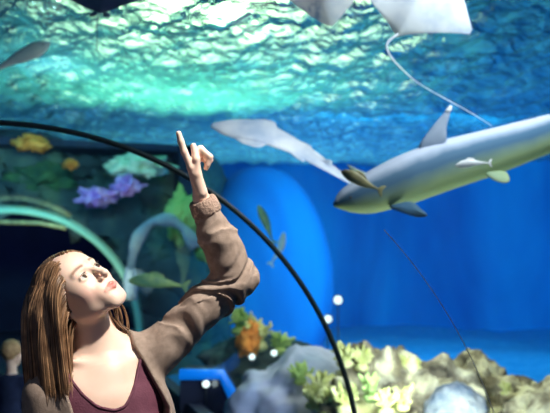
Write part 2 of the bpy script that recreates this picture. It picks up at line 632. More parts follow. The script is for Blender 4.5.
# dark hall past the end of the tunnel
tag(mesh_obj('wall_end', *box((0, 16.5, 1.5), (5, 0.2, 3.4)), M['dark_wall'], smooth=False), kind='structure')
tag(mesh_obj('wall_left', *box((-2.4, 13.9, 1.5), (0.2, 5.4, 3.4)), M['dark_wall'], smooth=False), kind='structure')
tag(mesh_obj('wall_right', *box((2.4, 13.9, 1.5), (0.2, 5.4, 3.4)), M['dark_wall'], smooth=False), kind='structure')
tag(mesh_obj('ceiling', *box((0, 13.9, 3.15), (5, 5.4, 0.1)), M['dark_wall'], smooth=False), kind='structure')

# tank floor and wall
gx, gy = np.meshgrid(np.linspace(-9, 14, 140), np.linspace(-4, 17, 130))
gz = 0.10 * fbm(np.stack([gx.ravel() * 0.7, gy.ravel() * 0.7, 0 * gx.ravel()], 1), 3) - 0.12
inside = np.abs(gx.ravel() - TX) < 2.2
gz = np.where(inside, -0.26, gz)
sb = mesh_obj('ground', np.stack([gx.ravel(), gy.ravel(), gz], 1), grid_faces(140, 130), M['sand'])
tag(sb, kind='structure')
ctrl = np.array([(-9, 6), (-9, 14), (-5, 16.6), (1, 16.9), (6, 16.6), (10.5, 14.6), (13, 11), (13.6, 6), (13.6, -4)], float)
tt = np.linspace(0, len(ctrl) - 1, 260)
wx = np.interp(tt, np.arange(len(ctrl)), ctrl[:, 0])
wy = np.interp(tt, np.arange(len(ctrl)), ctrl[:, 1])
ker = np.hanning(41)
ker /= ker.sum()
wx = np.convolve(np.pad(wx, 20, 'edge'), ker, 'valid')
wy = np.convolve(np.pad(wy, 20, 'edge'), ker, 'valid')
nz = 50
V = []
for z in np.linspace(-0.4, 4.3, nz):
    q = np.stack([wx, wy, np.full(260, z)], 1)
    d = 0.42 * fbm(np.stack([wx * 0.55, wy * 0.55, np.full(260, z * 0.16)], 1), 3)
    nn = nrm(np.stack([-np.gradient(wy), np.gradient(wx), 0 * wx], 1))
    V.append(q + nn * d[:, None])
tag(mesh_obj('wall_back', np.concatenate(V), grid_faces(260, nz), M['tank']), kind='structure')

# water surface, real ripples
nx, ny = 520, 470
sx_, sy_ = np.meshgrid(np.linspace(-9, 14, nx), np.linspace(-4, 16.8, ny))
sx_, sy_ = sx_.ravel(), sy_.ravel()
c, s = math.cos(-1.35), math.sin(-1.35)
u, v = c * sx_ + s * sy_, -s * sx_ + c * sy_
rp = fbm(np.stack([u * 2.6, v * 5.6, 0 * u], 1), 3, 0.55)
sw = vnoise(np.stack([u * 0.7, v * 0.9, 0 * u + 5], 1))
zz = 3.6 + 0.062 * rp + 0.05 * sw
ws = mesh_obj('water_surface', np.stack([sx_, sy_, zz], 1), grid_faces(nx, ny), M['water'])
tag(ws, 'rippled green and blue water surface overhead seen from below', 'water', kind='stuff')

# ------------------------------------------------------------------ cliff round the tunnel mouth
nx, nz = 240, 110
X, Z = np.meshgrid(np.linspace(-8.5, 3.4, nx), np.linspace(-0.3, 3.35, nz))
X, Z = X.ravel(), Z.ravel()
q = np.stack([X * 0.9, 0 * X, Z * 1.1], 1)
Y = 11.75 + 0.35 * fbm(q, 5) + 0.22 * (Z - 1.5) + np.clip(X - 2.2, 0, 9) ** 2 * 1.1
# rock pulls back from the mouth
rr = np.hypot(X - TX, Z - TZ)
top = 3.12 + 0.30 * fbm(np.stack([X * 1.1, 0 * X + 3, 0 * X], 1), 3) - 0.14 * np.clip(X, 0, 9)
Zt = np.minimum(Z, top + 0.0 * Z)
Y = Y + np.clip(Z - top, 0, 1) * 3.0
Fq = grid_faces(nx, nz)
keep = (rr[Fq] > TR + 0.02).all(1)
cl = mesh_obj('rock_cliff', np.stack([X, Y, Zt], 1), Fq[keep], M['cliff'])
md = cl.modifiers.new('thick', 'SOLIDIFY')
md.thickness = 0.35
md.offset = 1
tag(cl, 'dark green rock cliff overgrown around the far mouth of the tunnel', 'rock')

# ledge running over the hall opening
lp, lf = tube([P(-60, 221, 10.4), P(0, 222, 10.4), P(40, 223, 10.4), P(66, 228, 10.4)], 0.03, 8)
tag(mesh_obj('pipe', lp, lf, M['brown_fish']), 'thin brown horizontal pipe crossing the tunnel mouth at left', 'pipe')


def blob(name, c, rad, mat, amp=0.3, scale=2.0, seed=0, ridges=0, n=72, parent=None, rot=None, octaves=5):
    """boulder or coral head: displaced ball"""
    th = np.linspace(0, 2 * np.pi, n, endpoint=False)
    ph = np.linspace(-np.pi / 2, np.pi / 2, n // 2)
    T, H = np.meshgrid(th, ph)
    d = np.stack([np.cos(T) * np.cos(H), np.sin(T) * np.cos(H), np.sin(H)], -1).reshape(-1, 3)
    f = fbm(d * scale + seed * 3.7, octaves, 0.55)
    if ridges:
        f = f * 0.5 + ridges * (1 - 2 * np.abs(vnoise(d * scale * 2.2 + seed)))
    v = d * (1 + amp * f)[:, None] * np.array(rad)
    if rot:
        cz, sz = math.cos(rot), math.sin(rot)
        v = np.stack([v[:, 0] * cz - v[:, 1] * sz, v[:, 0] * sz + v[:, 1] * cz, v[:, 2]], 1)
    return mesh_obj(name, v + np.array(c), grid_faces(n, n // 2, True), mat, parent)


# corals on the cliff
def cliff_coral(name, px, py, w, h, mat, label, cat='coral', dep=11.0, **kw):
    c_ = P(px, py, dep)
    o = blob(name, c_, (w / 764 * dep, 0.25, h / 764 * dep), mat, **kw)
    return tag(o, label, cat)


cliff_coral('orange_coral', 30, 143, 14, 7, M['orange_coral'], 'bright orange coral head high on the dark cliff', dep=10.6, amp=0.5, scale=2.6, seed=1)
cliff_coral('orange_coral', 70, 165, 6, 4, M['orange_coral'], 'tiny orange coral knob right of the bigger orange one', dep=10.6, amp=0.5, scale=2.6, seed=2)
cliff_coral('purple_coral', 97, 196, 17, 9, M['purple_coral'], 'violet and white coral above the tunnel mouth', dep=10.6, amp=0.45, scale=2.4, seed=3)
cliff_coral('purple_coral', 128, 186, 14, 8, M['purple_coral'], 'second violet coral, just right of the violet and white one', dep=10.7, amp=0.45, scale=2.4, seed=4)
cliff_coral('pale_coral', 140, 165, 26, 10, M['mint_coral'], 'pale mint coral cluster on the upper cliff under the tunnel seam', dep=10.8, amp=0.5, scale=2.4, seed=5)
cliff_coral('green_coral', 182, 218, 17, 26, M['lime_coral'], 'large lime green coral left of the raised sleeve', dep=10.5, amp=0.3, scale=1.6, seed=6)
cliff_coral('green_coral', 208, 250, 10, 12, M['lime_coral'], 'small lime green coral beside the forearm', dep=10.5, amp=0.3, scale=1.6, seed=7)
cliff_coral('green_coral', 40, 180, 30, 14, M['moss_coral'], 'faint mossy green coral patch at the left of the cliff', dep=11.15, amp=0.4, scale=2.2, seed=8)

# ------------------------------------------------------------------ tank rocks and corals on the right
def rock(name, px, py, dep, w, h, t, mat, label, cat='rock', **kw):
    c_ = P(px, py, dep)
    o = blob(name, c_, (w / 764 * dep, t, h / 764 * dep), mat, **kw)
    return tag(o, label, cat)


rock('blue_reflection', 262, 285, 13.2, 74, 118, 0.8, M['tank'], 'tall rounded blue shape standing in for a reflection behind the tunnel seam', amp=0.03, scale=1.2, seed=3, octaves=2)  # rounded solid added for the lighter blue reflection in the acrylic
rock('boulder', 298, 418, 6.4, 76, 62, 0.55, M['pale_rock'], 'smooth pale blue boulder below the tunnel seam', amp=0.16, scale=1.2, seed=11, n=96, rot=-YAW)
rock('boulder', 392, 425, 5.6, 75, 74, 0.5, M['reef'], 'brown and yellow boulder at centre right of the reef', amp=0.30, scale=2.0, seed=12, n=200, octaves=7, rot=-YAW)
rock('boulder', 480, 432, 6.2, 80, 60, 0.55, M['reef'], 'long tan boulder with a shadowed hollow toward the right edge', amp=0.26, scale=2.0, seed=13, n=200, octaves=7, rot=-YAW)
rock('boulder', 560, 445, 5.6, 75, 62, 0.5, M['reef'], 'tan boulder sloping out of view at the lower right corner', amp=0.22, scale=1.8, seed=14, n=160, octaves=7, rot=-YAW)
rock('boulder', 455, 412, 5.2, 30, 26, 0.25, M['grey_rock'], 'small rounded grey blue boulder in front of the tan ones', amp=0.12, scale=1.6, seed=15, rot=-YAW)
rock('boulder', 250, 365, 8.5, 48, 34, 0.5, M['cliff'], 'dark teal boulder behind the elbow carrying yellow corals', amp=0.3, scale=2.0, seed=16, rot=-YAW)


def branching(name, base, hgt, nbr, mat, label, spread=0.6, r=0.012, seed=0, group=None):
    """bushy coral: a lumpy foot and knobby forked branches"""
    rg = np.random.default_rng(seed)
    base = np.array(base)
    root = empty(name, base - [0, 0, 0.02])
    foot = []
    for k in range(nbr):
        a = rg.uniform(0, 2 * np.pi)
        s_ = rg.uniform(0.1, spread)
        d = nrm([math.cos(a) * s_, math.sin(a) * s_, 1.0])
        L = hgt * rg.uniform(0.6, 1.0)
        t_ = np.linspace(0, 1, 7)[:, None]
        wob = np.cumsum(rg.normal(size=(7, 3)) * 0.05 * hgt, 0) * t_
        p_ = base + d * L * t_ + wob
        foot.append(tube(p_, np.array([1.5, 1.3, 1.2, 1.15, 1.1, 1.2, 0.6]) * r, 7))
        for j in range(2):
            i = rg.integers(2, 5)
            d2 = nrm(d + rg.normal(size=3) * 0.6)
            p2 = p_[i] + d2 * L * 0.4 * np.linspace(0, 1, 5)[:, None]
            foot.append(tube(p2, np.array([1, 1, .95, 1.1, .5]) * r, 6))
    V_, F_ = merge(foot)
    mesh_obj('branches', V_, F_, mat, root)
    blob('foot', base - [0, 0, 0.01], (hgt * 0.35, hgt * 0.35, hgt * 0.2), mat, 0.25, 2.5, seed, n=24, parent=root)
    tag(root, label, 'coral', group)
    return root


cor = [(345, 362, 5.3, .16, 'yellow_coral', 'bushy yellow coral on the reef crest right beside the dark seam'),
       (362, 366, 5.4, .14, 'yellow_coral', 'low yellow coral second from the seam on the crest'),
       (402, 368, 5.5, .10, 'yellow_coral', 'short yellow tuft of coral in the dip of the brown boulder'),
       (372, 396, 5.0, .16, 'lime_coral', 'green yellow coral on the near face of the brown boulder'),
       (345, 408, 5.1, .18, 'yellow_coral', 'yellow coral low between pale and brown boulders'),
       (322, 392, 5.6, .18, 'yellow_coral', 'yellow coral climbing the right side of the pale boulder'),
       (300, 380, 5.9, .14, 'lime_coral', 'sparse green coral near the top of the pale boulder'),
       (402, 405, 5.0, .14, 'yellow_coral', 'yellow coral just left of the small grey blue boulder'),
       (258, 345, 7.6, .28, 'yellow_coral', 'tall yellow coral just right of the elbow'),
       (280, 350, 7.6, .22, 'lime_coral', 'green coral between the elbow and the pale boulder'),
       (240, 330, 8.0, .26, 'lime_coral', 'green coral partly hidden behind the elbow'),
       (330, 412, 5.3, .18, 'yellow_coral', 'yellow coral low at the foot of the dark seam, left of it'),
       (312, 404, 5.6, .15, 'yellow_coral', 'pale yellow coral at the middle of the pale boulder'),
       (385, 410, 4.9, .15, 'yellow_coral', 'yellow coral at the bottom edge below the brown boulder'),
       (418, 366, 5.5, .07, 'yellow_coral', 'tiny yellow coral on the crest right of the dip'),
       (505, 392, 5.6, .08, 'yellow_coral', 'small yellow coral on the tan boulder at far right')]
for k, (px, py, dp, hh, mt, lb) in enumerate(cor):
    branching('bush_coral', P(px, py, dp), hh, 16, M[mt], lb, 0.9, 0.05 * hh + 0.004, seed=20 + k, group=None)
tag(blob('orange_coral', P(250, 340, 7.5), (0.10, 0.10, 0.16), M['orange_coral'], 0.4, 2.4, 31), 'dull orange coral upright just below the elbow', 'coral')

ap = [P(131, 300, 10.0), P(130, 268, 10.0), P(136, 240, 10.0), P(150, 222, 10.0), P(170, 219, 10.0), P(186, 230, 10.0), P(196, 248, 10.0)]  # solid arch added in place of a pale reflected arc
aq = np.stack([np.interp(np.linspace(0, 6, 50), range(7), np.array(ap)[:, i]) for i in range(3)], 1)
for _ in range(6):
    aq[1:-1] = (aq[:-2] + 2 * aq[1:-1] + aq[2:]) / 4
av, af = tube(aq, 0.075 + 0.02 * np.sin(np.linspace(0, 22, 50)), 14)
tag(mesh_obj('reflection_arch', av, af, M['arch_reflection']), 'pale lavender arch standing in for a reflection left of the sleeve', 'coral')

# glowing discs standing in for reflected lights: backing + glowing face
def glint_disc(px, py, dep, r, label):
    c_ = P(px, py, dep)
    root = empty('glint_disc', c_)
    d = nrm(CP - c_)
    hv, hf = tube([c_ + d * 0.0, c_ - d * r * 0.4, c_ - d * r * 2.2, c_ - d * r * 2.5], [r * 1.12, r * 1.25, r * 1.1, r * 0.5], 20)
    mesh_obj('disc_backing', hv, hf, M['seam'], root)
    tv, tf = tube([c_ + d * r * 0.15, c_ + d * r * 0.05, c_], [r * 0.6, r * 0.9, r], 20)
    mesh_obj('lens', tv, tf, M['glint_glow'], root)
    zb = c_[2] - r * 1.1
    bv, bf = tube([c_ - d * r * 1.2, c_ - d * r * 1.2 - [0, 0, (c_[2] + 0.12) if dep > 8.5 else 0.2]], r * 0.16, 8)
    mesh_obj('stem', bv, bf, M['seam'], root)
    return tag(root, label, 'lamp', 'small round stand-ins for reflected lights')  # not lamps of the tank: discs stand in for reflected lights


glint_disc(252, 357, 7.2, 0.028, 'small round white disc imitating a reflected light in the yellow coral, left of a pair')
glint_disc(274, 353, 7.2, 0.030, 'small round white disc imitating a reflected light in the yellow coral, right of a pair')
glint_disc(206, 384, 6.84, 0.032, 'round white disc imitating a reflected light on the dark front of the blue framed case')
glint_disc(338, 300, 9.0, 0.05, 'upper of two white discs on stems imitating reflected lights before the blue back wall')
glint_disc(328, 319, 9.0, 0.045, 'lower of two white discs on stems imitating reflected lights before the blue back wall')

# blue framed case along the tunnel side
ax = np.array([CR, nrm([CF[0], CF[1], 0]), [0, 0, 1]])
cs = empty('display_case', P(212, 470, 7.0) * [1, 1, 0])
fx = [P(180, 374, 6.9), P(222, 374, 6.9), P(246, 420, 6.9), P(246, 520, 6.9), P(180, 520, 6.9)]
bk = [p_ + ax[1] * 0.5 for p_ in fx]
pv = np.array(fx + bk)
pf = [(0, 1, 2, 3, 4)[::-1], (5, 6, 7, 8, 9)] + [(i, (i + 1) % 5, (i + 1) % 5 + 5, i + 5) for i in range(5)]
mesh_obj('body', pv, pf, M['dark_wall'], cs, smooth=False)
vf, ff = tube([fx[0] - ax[1] * .02, fx[1] - ax[1] * .02, fx[1] * .5 + fx[2] * .5 - ax[1] * .02, fx[2] - ax[1] * .02, fx[3] - ax[1] * .02], 0.05, 8)
mesh_obj('frame', vf, ff, M['blue_glow'], cs)
tag(cs, 'dark slanted case with a bright blue frame low behind the cardigan', 'case')

# ------------------------------------------------------------------ fish
def loft(path, wid, ht, hb, up, n=28, pw=2.2):
    """body along path; wid half-width, ht/hb half-height above/below; returns verts, faces, height value"""
    path = np.asarray(path, float)
    m = len(path)
    t_ = nrm(np.gradient(path, axis=0))
    a = np.linspace(0, 2 * np.pi, n, endpoint=False)
    V_, C_ = [], []
    for k in range(m):
        s_ = nrm(np.cross(t_[k], up))
        u_ = np.cross(s_, t_[k])
        ca, sa = np.cos(a), np.sin(a)
        x_ = np.sign(ca) * np.abs(ca) ** (2 / pw) * wid[k]
        z_ = np.sign(sa) * np.abs(sa) ** (2 / pw) * np.where(sa > 0, ht[k], hb[k])
        V_.append(path[k] + x_[:, None] * s_ + z_[:, None] * u_)
        C_.append(0.5 + 0.5 * sa)
    F_ = [tuple(f) for f in grid_faces(n, m, True)] + [tuple(range(n))[::-1], tuple((m - 1) * n + i for i in range(n))]
    c_ = np.concatenate(C_)
    return np.concatenate(V_), F_, np.stack([c_, c_, c_], 1)


def fin(outline, normal, thick):
    """foil: outline polygon in 3D, thick in the middle, sharp at the rim"""
    o = np.asarray(outline, float)
    # densify
    q = []
    for i in range(len(o)):
        for t_ in np.linspace(0, 1, 4, endpoint=False):
            q.append(o[i] * (1 - t_) + o[(i + 1) % len(o)] * t_)
    o = np.array(q)
    for _ in range(2):
        o = (np.roll(o, 1, 0) + 2 * o + np.roll(o, -1, 0)) / 4
    c_ = o.mean(0)
    n = len(o)
    nn = nrm(normal)
    rings = [o, c_ + (o - c_) * 0.85 + nn * thick * 0.6, c_ + (o - c_) * 0.45 + nn * thick, (c_ + nn * thick * 1.05)[None]]
    rb = [c_ + (o - c_) * 0.85 - nn * thick * 0.6, c_ + (o - c_) * 0.45 - nn * thick, (c_ - nn * thick * 1.05)[None]]
    V_ = np.concatenate(rings + rb)
    F_ = []
    for k in range(2):
        for i in range(n):
            F_.append((k * n + i, k * n + (i + 1) % n, (k + 1) * n + (i + 1) % n, (k + 1) * n + i))
    for i in range(n):
        F_.append((2 * n + i, 2 * n + (i + 1) % n, 3 * n))
    b0 = 3 * n + 1
    for i in range(n):
        F_.append(((i + 1) % n, i, b0 + i, b0 + (i + 1) % n))
        F_.append((b0 + (i + 1) % n, b0 + i, b0 + n + i, b0 + n + (i + 1) % n))
        F_.append((b0 + n + (i + 1) % n, b0 + n + i, b0 + 2 * n))
    return V_, F_


def ip(t_, xs, ys):
    """smooth-ish interpolation"""
    xs, ys = np.array(xs, float), np.array(ys, float)
    y = np.interp(t_, xs, ys)
    for _ in range(3):
        y[1:-1] = (y[:-2] + 2 * y[1:-1] + y[2:]) / 4
    return y


UP = np.array([0, 0, 1.0])
# --- shark: snout at left, tail leaving the frame at right
def S(px, py, dd=0.0):
    return P(px, py, 4.4 + dd)


t_ = np.linspace(0, 1, 60)
cx = ip(t_, [0, .05, .15, .3, .45, .6, .8, 1], [334, 343, 365, 402, 442, 492, 552, 620])
topy = ip(t_, [0, .05, .15, .3, .45, .6, .8, 1], [204, 190, 176, 156, 140, 128, 113, 100])
boty = ip(t_, [0, .05, .15, .3, .45, .6, .8, 1], [207, 212, 215, 206, 192, 176, 152, 120])
topy[0], boty[0] = 203, 207
dep = ip(t_, [0, .3, .6, 1], [-0.12, 0.0, 0.15, 0.25])
mid = np.array([S(x, (a_ + b_) / 2, d_) for x, a_, b_, d_ in zip(cx, topy, boty, dep)])
hh = (boty - topy) / 2 / 764 * 4.4
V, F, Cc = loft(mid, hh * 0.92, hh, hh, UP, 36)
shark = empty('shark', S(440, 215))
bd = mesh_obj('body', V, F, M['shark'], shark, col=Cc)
side = nrm(np.cross(mid[30] - mid[20], UP))
tn = nrm(mid[30] - mid[20])
V, F = fin([S(415, 150, -.0), S(428, 132), S(440, 117), S(450, 106), S(451, 112), S(446, 128), S(447, 141), S(440, 148)], side, 0.012)
d_f = mesh_obj('dorsal_fin', V, F, M['shark'], shark, col=np.full((len(V), 3), 0.8))
V, F = fin([S(444, 112, -.004), S(450.5, 104, -.004), S(452.5, 107, -.004), S(449.5, 114, -.004)], side, 0.012)
mesh_obj('white_tip', V, F, M['fin_tip'], d_f)
# near pectoral fin reaching down and back
pn = nrm(np.cross(S(428, 216, -.3) - S(390, 205), S(415, 200) - S(390, 205)))
V, F = fin([S(385, 206, -.10), S(400, 212, -.18), S(418, 218, -.28), S(430, 216, -.34), S(421, 209, -.24), S(412, 200, -.12)], pn, 0.010)
mesh_obj('pectoral_fin', V, F, M['shark'], shark, col=np.full((len(V), 3), 0.55))
V, F = fin([S(366, 185, .1), S(352, 172, .3), S(345, 163, .4), S(358, 170, .36), S(378, 178, .2)], pn, 0.010)
mesh_obj('pectoral_fin', V, F, M['shark'], shark, col=np.full((len(V), 3), 0.4))
V, F = fin([S(483, 172, .0), S(492, 180, -.05), S(505, 184, -.1), S(511, 181, -.1), S(507, 170, .0)], pn, 0.008)
mesh_obj('pelvic_fin', V, F, M['shark'], shark, col=np.full((len(V), 3), 0.3))
V, F = fin([S(600, 112), S(640, 70), S(664, 52), S(650, 85), S(640, 104), S(650, 128), S(640, 130), S(610, 118)], side, 0.012)
mesh_obj('tail_fin', V, F, M['shark'], shark, col=np.full((len(V), 3), 0.7))
ec = S(351, 194, -.12)
i_e = int(np.argmin(np.linalg.norm(mid - ec, axis=1)))
sd = side if np.dot(side, CP - mid[i_e]) > 0 else -side
V = None
eo = blob('eye', mid[4] + sd * hh[4] * 0.86 + UP * hh[4] * 0.15, (0.008, 0.008, 0.008), M['iris'], 0, 1, 0, n=16, parent=shark)
tag(shark, 'large grey shark with pale belly and white tipped dorsal fin crossing at right', 'shark')


def small_fish(name, pts, h, mat, label, cat='fish', wfac=0.45, dorsal=True, group=None):
    """pts: snout .. tail root world points"""
    pts = np.asarray(pts, float)
    m = 26
    tt_ = np.linspace(0, 1, len(pts))
    q = np.stack([np.interp(np.linspace(0, 1, m), tt_, pts[:, i]) for i in range(3)], 1)
    for _ in range(4):
        q[1:-1] = (q[:-2] + 2 * q[1:-1] + q[2:]) / 4
    pr = ip(np.linspace(0, 1, m), [0, .08, .3, .55, .85, 1], [0.08, .55, 1, .85, .3, .16]) * h
    V_, F_, C_ = loft(q, pr * wfac, pr, pr, UP, 20, 2.0)
    root = empty(name, q[m // 2] - UP * h)
    mesh_obj('body', V_, F_, mat, root, col=C_)
    tl_ = nrm(q[-1] - q[-3])
    sd_ = nrm(np.cross(tl_, UP))
    up_ = np.cross(sd_, tl_)
    e = q[-1] - tl_ * h * 0.2
    V_, F_ = fin([e, e + tl_ * h * .8 + up_ * h * .9, e + tl_ * h * 1.4 + up_ * h * 1.1, e + tl_ * h * .9, e + tl_ * h * 1.4 - up_ * h * 1.1, e + tl_ * h * .8 - up_ * h * .9], sd_, h * .05)
    mesh_obj('tail_fin', V_, F_, mat, root, col=np.full((len(V_), 3), 0.6))
    if dorsal:
        a_, b_ = q[8], q[17]
        V_, F_ = fin([a_ + up_ * pr[8] * .85, q[11] + up_ * (pr[11] + h * .5), q[15] + up_ * (pr[15] + h * .4), b_ + up_ * pr[17] * .85], sd_, h * .05)
        mesh_obj('dorsal_fin', V_, F_, mat, root, col=np.full((len(V_), 3), 0.7))
    ey = q[3] + (sd_ if np.dot(sd_, CP - q[3]) > 0 else -sd_) * pr[3] * wfac * .9 + up_ * pr[3] * .2
    blob('eye', ey, (h * .1,) * 3, M['iris'], 0, 1, 0, n=12, parent=root)
    return tag(root, label, cat, group)


small_fish('reef_fish', [P(341, 171, 4.0), P(352, 176, 3.98), P(366, 184, 3.98), P(378, 189, 3.98)], 0.032, M['brown_fish'], 'small brown fish swimming at the snout of the big shark')
small_fish('reef_fish', [P(455, 166, 4.0), P(470, 163, 4.0), P(488, 163, 4.02)], 0.022, M['fin_tip'], 'small pale fish against the flank of the big shark')
small_fish('slender_fish', [P(128, 281, 7), P(145, 280, 7), P(165, 283, 7), P(182, 286, 7)], 0.065, M['green_fish'], 'slender green fish behind the chin of the woman', dorsal=True)
small_fish('slender_fish', [P(258, 205, 9.5), P(266, 222, 9.5), P(272, 240, 9.5)], 0.06, M['green_fish'], 'small pale green fish shape imitating a reflected dapple before the rounded blue form', dorsal=False)  # fish-shaped stand-in for a green reflection
small_fish('slender_fish', [P(284, 232, 9.6), P(281, 248, 9.6), P(272, 262, 9.6)], 0.05, M['silver_fish'], 'lower silvery fish shape imitating a reflected dapple before the rounded blue form', dorsal=False)  # second stand-in for a reflected dapple, shaped as a fish
small_fish('slender_fish', [P(50, 43, 6.0), P(35, 50, 6.0), P(15, 59, 6.0), P(-8, 72, 6.0)], 0.07, M['silver_fish'], 'slender silvery fish at the upper left edge', dorsal=False)


def make_ray(name, c_, fwd, right_, span, length, mat, label, tail=1.0, bow=0.15, lobes=True, tpts=None):
    """flat diamond body: thick in the middle, swept wings, tail, gill slits"""
    fwd = nrm(fwd)
    right_ = nrm(np.asarray(right_) - fwd * np.dot(fwd, right_))
    up_ = np.cross(right_, fwd)
    nu, nv = 49, 29
    u_ = np.linspace(-1, 1, nu)
    le = 0.5 * (1 - np.abs(u_) ** 1.25) + 0.02 - 0.10 * np.abs(u_)
    te = -0.46 * (1 - np.abs(u_) ** 0.85) - 0.10 * np.abs(u_) - 0.03
    vs, fs = [], []
    for sgn in (1, -1):
        g = []
        for j in range(nv):
            w_ = j / (nv - 1)
            f_ = le * (1 - w_) + te * w_
            th_ = (1 - np.abs(u_) ** 1.3) * math.sin(math.pi * w_) ** 0.6 * (0.10 if sgn > 0 else 0.05) + 0.0
            g.append(c_ + np.outer(f_ * length, fwd) + np.outer(u_ * span / 2, right_) + np.outer(sgn * th_ * length * (0.3 + 0.7 * np.exp(-(u_ * 3.2) ** 2)) + bow * span * np.abs(u_) ** 1.8, up_))
        vs.append(np.concatenate(g))
        q = grid_faces(nu, nv)
        fs.append(q if sgn > 0 else q[:, ::-1])
    V_, F_ = merge([(vs[0], fs[0]), (vs[1], fs[1])])
    root = empty(name, c_ - UP * 0.05)
    mesh_obj('body', V_, F_, mat, root)
    L = length * tail
    tp = np.array([c_ - fwd * (length * .44 + L * k) + up_ * 0.03 * math.sin(k * 4) + right_ * 0.08 * L * k * k for k in np.linspace(0, 1, 14)])
    if tpts is not None:
        tp = np.stack([np.interp(np.linspace(0, 1, 40), np.linspace(0, 1, len(tpts)), np.array(tpts)[:, i]) for i in range(3)], 1)
        for _ in range(8):
            tp[1:-1] = (tp[:-2] + 2 * tp[1:-1] + tp[2:]) / 4
    V_, F_ = tube(tp, np.linspace(0.007 * length + .002, 0.0022, len(tp)), 8)
    mesh_obj('tail', V_, F_, mat, root)
    if lobes:
        for s_ in (-1, 1):
            b = c_ - fwd * length * .42 + right_ * s_ * length * .05
            V_, F_ = fin([b, b + right_ * s_ * length * .14 - fwd * length * .06, b + right_ * s_ * length * .12 - fwd * length * .18, b - fwd * length * .14], up_, 0.006)
            mesh_obj('pelvic_fin', V_, F_, mat, root)
    return tag(root, label, 'ray')


make_ray('stingray', P(418, -6, 4.6), CU * 0.75 + CR * .35 - CF * 0.45, CR * 1 - CU * .05, 0.74, 0.60, M['ray_belly'], 'white bellied ray gliding overhead at top right', tail=1.2, lobes=False, tpts=[P(398, 34, 4.6), P(384, 44, 4.6), P(392, 60, 4.6), P(415, 82, 4.6), P(440, 96, 4.55), P(470, 112, 4.5), P(492, 126, 4.5)])
make_ray('stingray', P(322, -10, 4.5), -CU * .8 + CR * .25 + CF * 0.5, CR - CU * .5, 0.62, 0.44, M['ray_spot'], 'pale ray with blue spots cut by the top edge', tail=0.9)
make_ray('stingray', P(104, -3, 5.0), CU * .75 + CF * .6, CR - CU * .05, 0.72, 0.36, M['dark_fish'], 'dark purple ray at the top left edge', tail=1.0)
# long pale guitarfish: flat head at left, long tail toward the shark
g = [P(212, 125, 5.2), P(232, 128, 5.15), P(262, 132, 5.1), P(292, 145, 5.05), P(322, 163, 5.0), P(352, 183, 5.0)]
tt_ = np.linspace(0, 1, 6)
q = np.stack([np.interp(np.linspace(0, 1, 40), tt_, np.array(g)[:, i]) for i in range(3)], 1)
for _ in range(6):
    q[1:-1] = (q[:-2] + 2 * q[1:-1] + q[2:]) / 4
tn = np.linspace(0, 1, 40)
wd = 1.25 * ip(tn, [0, .12, .3, .42, .6, .8, 1], [.02, .06, .095, .085, .06, .04, .015])
gu = nrm(CU * .75 - CF * .65)
V, F, Cc = loft(q, wd, wd * .35, wd * .25, gu, 24, 2.0)
gf = empty('guitarfish', q[20] - UP * .05)
mesh_obj('body', V, F, M['ray_belly'], gf, col=Cc)
sd = nrm(np.cross(q[20] - q[10], gu))
for s_ in (-1, 1):
    V, F = fin([q[6] + sd * s_ * .04, q[12] + sd * s_ * .15, q[17] + sd * s_ * .17, q[19] + sd * s_ * .05], gu, 0.008)
    mesh_obj('pectoral_fin', V, F, M['ray_belly'], gf)
    V, F = fin([q[21] + sd * s_ * .03, q[25] + sd * s_ * .09, q[28] + sd * s_ * .09, q[27] + sd * s_ * .03], gu, 0.007)
    mesh_obj('pelvic_fin', V, F, M['ray_belly'], gf)
V, F = fin([q[30], q[33] + gu * .07, q[34] + gu * .07, q[33]], sd, 0.005)
mesh_obj('dorsal_fin', V, F, M['ray_belly'], gf)
tag(gf, 'long pale guitarfish between the pointing hand and the shark', 'fish')

# thin line on the acrylic at right
a = np.linspace(0.02, 0.80, 60)
V, F = tube(np.stack([TX + (TR - .004) * np.cos(a), np.full(60, 2.27), TZ + (TR - .004) * np.sin(a)], 1), 0.0014, 6)
tag(mesh_obj('acrylic_line', V, F, M['fin_tip']), 'hair thin pale line running down the acrylic at right', 'line')

# ------------------------------------------------------------------ people
def hand_prims(w, axis, palm, thumb, curls, k=0.006, sc=1.0, thumb_path=None):
    """w wrist, axis to fingers, palm normal (side fingers close to), thumb direction; curls: per finger three bend angles"""
    axis, palm, thumb = nrm(axis), nrm(palm), nrm(thumb)
    pr = []
    kn = []
    for i, off in enumerate((.028, .009, -.010, -.028)):
        b = w + axis * (.088 - .004 * abs(i - 1)) * sc + thumb * off * sc
        kn.append(b)
        pr.append(cap(w + thumb * off * .55 * sc + axis * .005, b, .0125 * sc, .0105 * sc, .014))
    lens = [(.043, .026, .021), (.047, .030, .022), (.043, .028, .021), (.034, .021, .018)]
    for i in range(4):
        p_, d_ = kn[i], axis.copy()
        ang = 0
        rr_ = [.0092, .0086, .0078, .0066]
        for j in range(3):
            ang += curls[i][j]
            d_ = axis * math.cos(ang) + palm * math.sin(ang) + thumb * (0.06 * (1.5 - i))
            n_ = p_ + nrm(d_) * lens[i][j] * sc
            pr.append(cap(p_, n_, rr_[j] * sc, rr_[j + 1] * sc, k * .8))
            p_ = n_
    tp_ = thumb_path or [w + thumb * .022 * sc + axis * .015 * sc, w + thumb * .045 * sc + axis * .045 * sc + palm * .012, w + thumb * .052 * sc + axis * .072 * sc + palm * .02, w + thumb * .05 * sc + axis * .095 * sc + palm * .024]
    for (a_, b_), r0, r1 in zip(zip(tp_[:-1], tp_[1:]), (.015, .0115, .0095), (.0115, .0095, .0075)):
        pr.append(cap(a_, b_, r0 * sc, r1 * sc, k))
    return pr


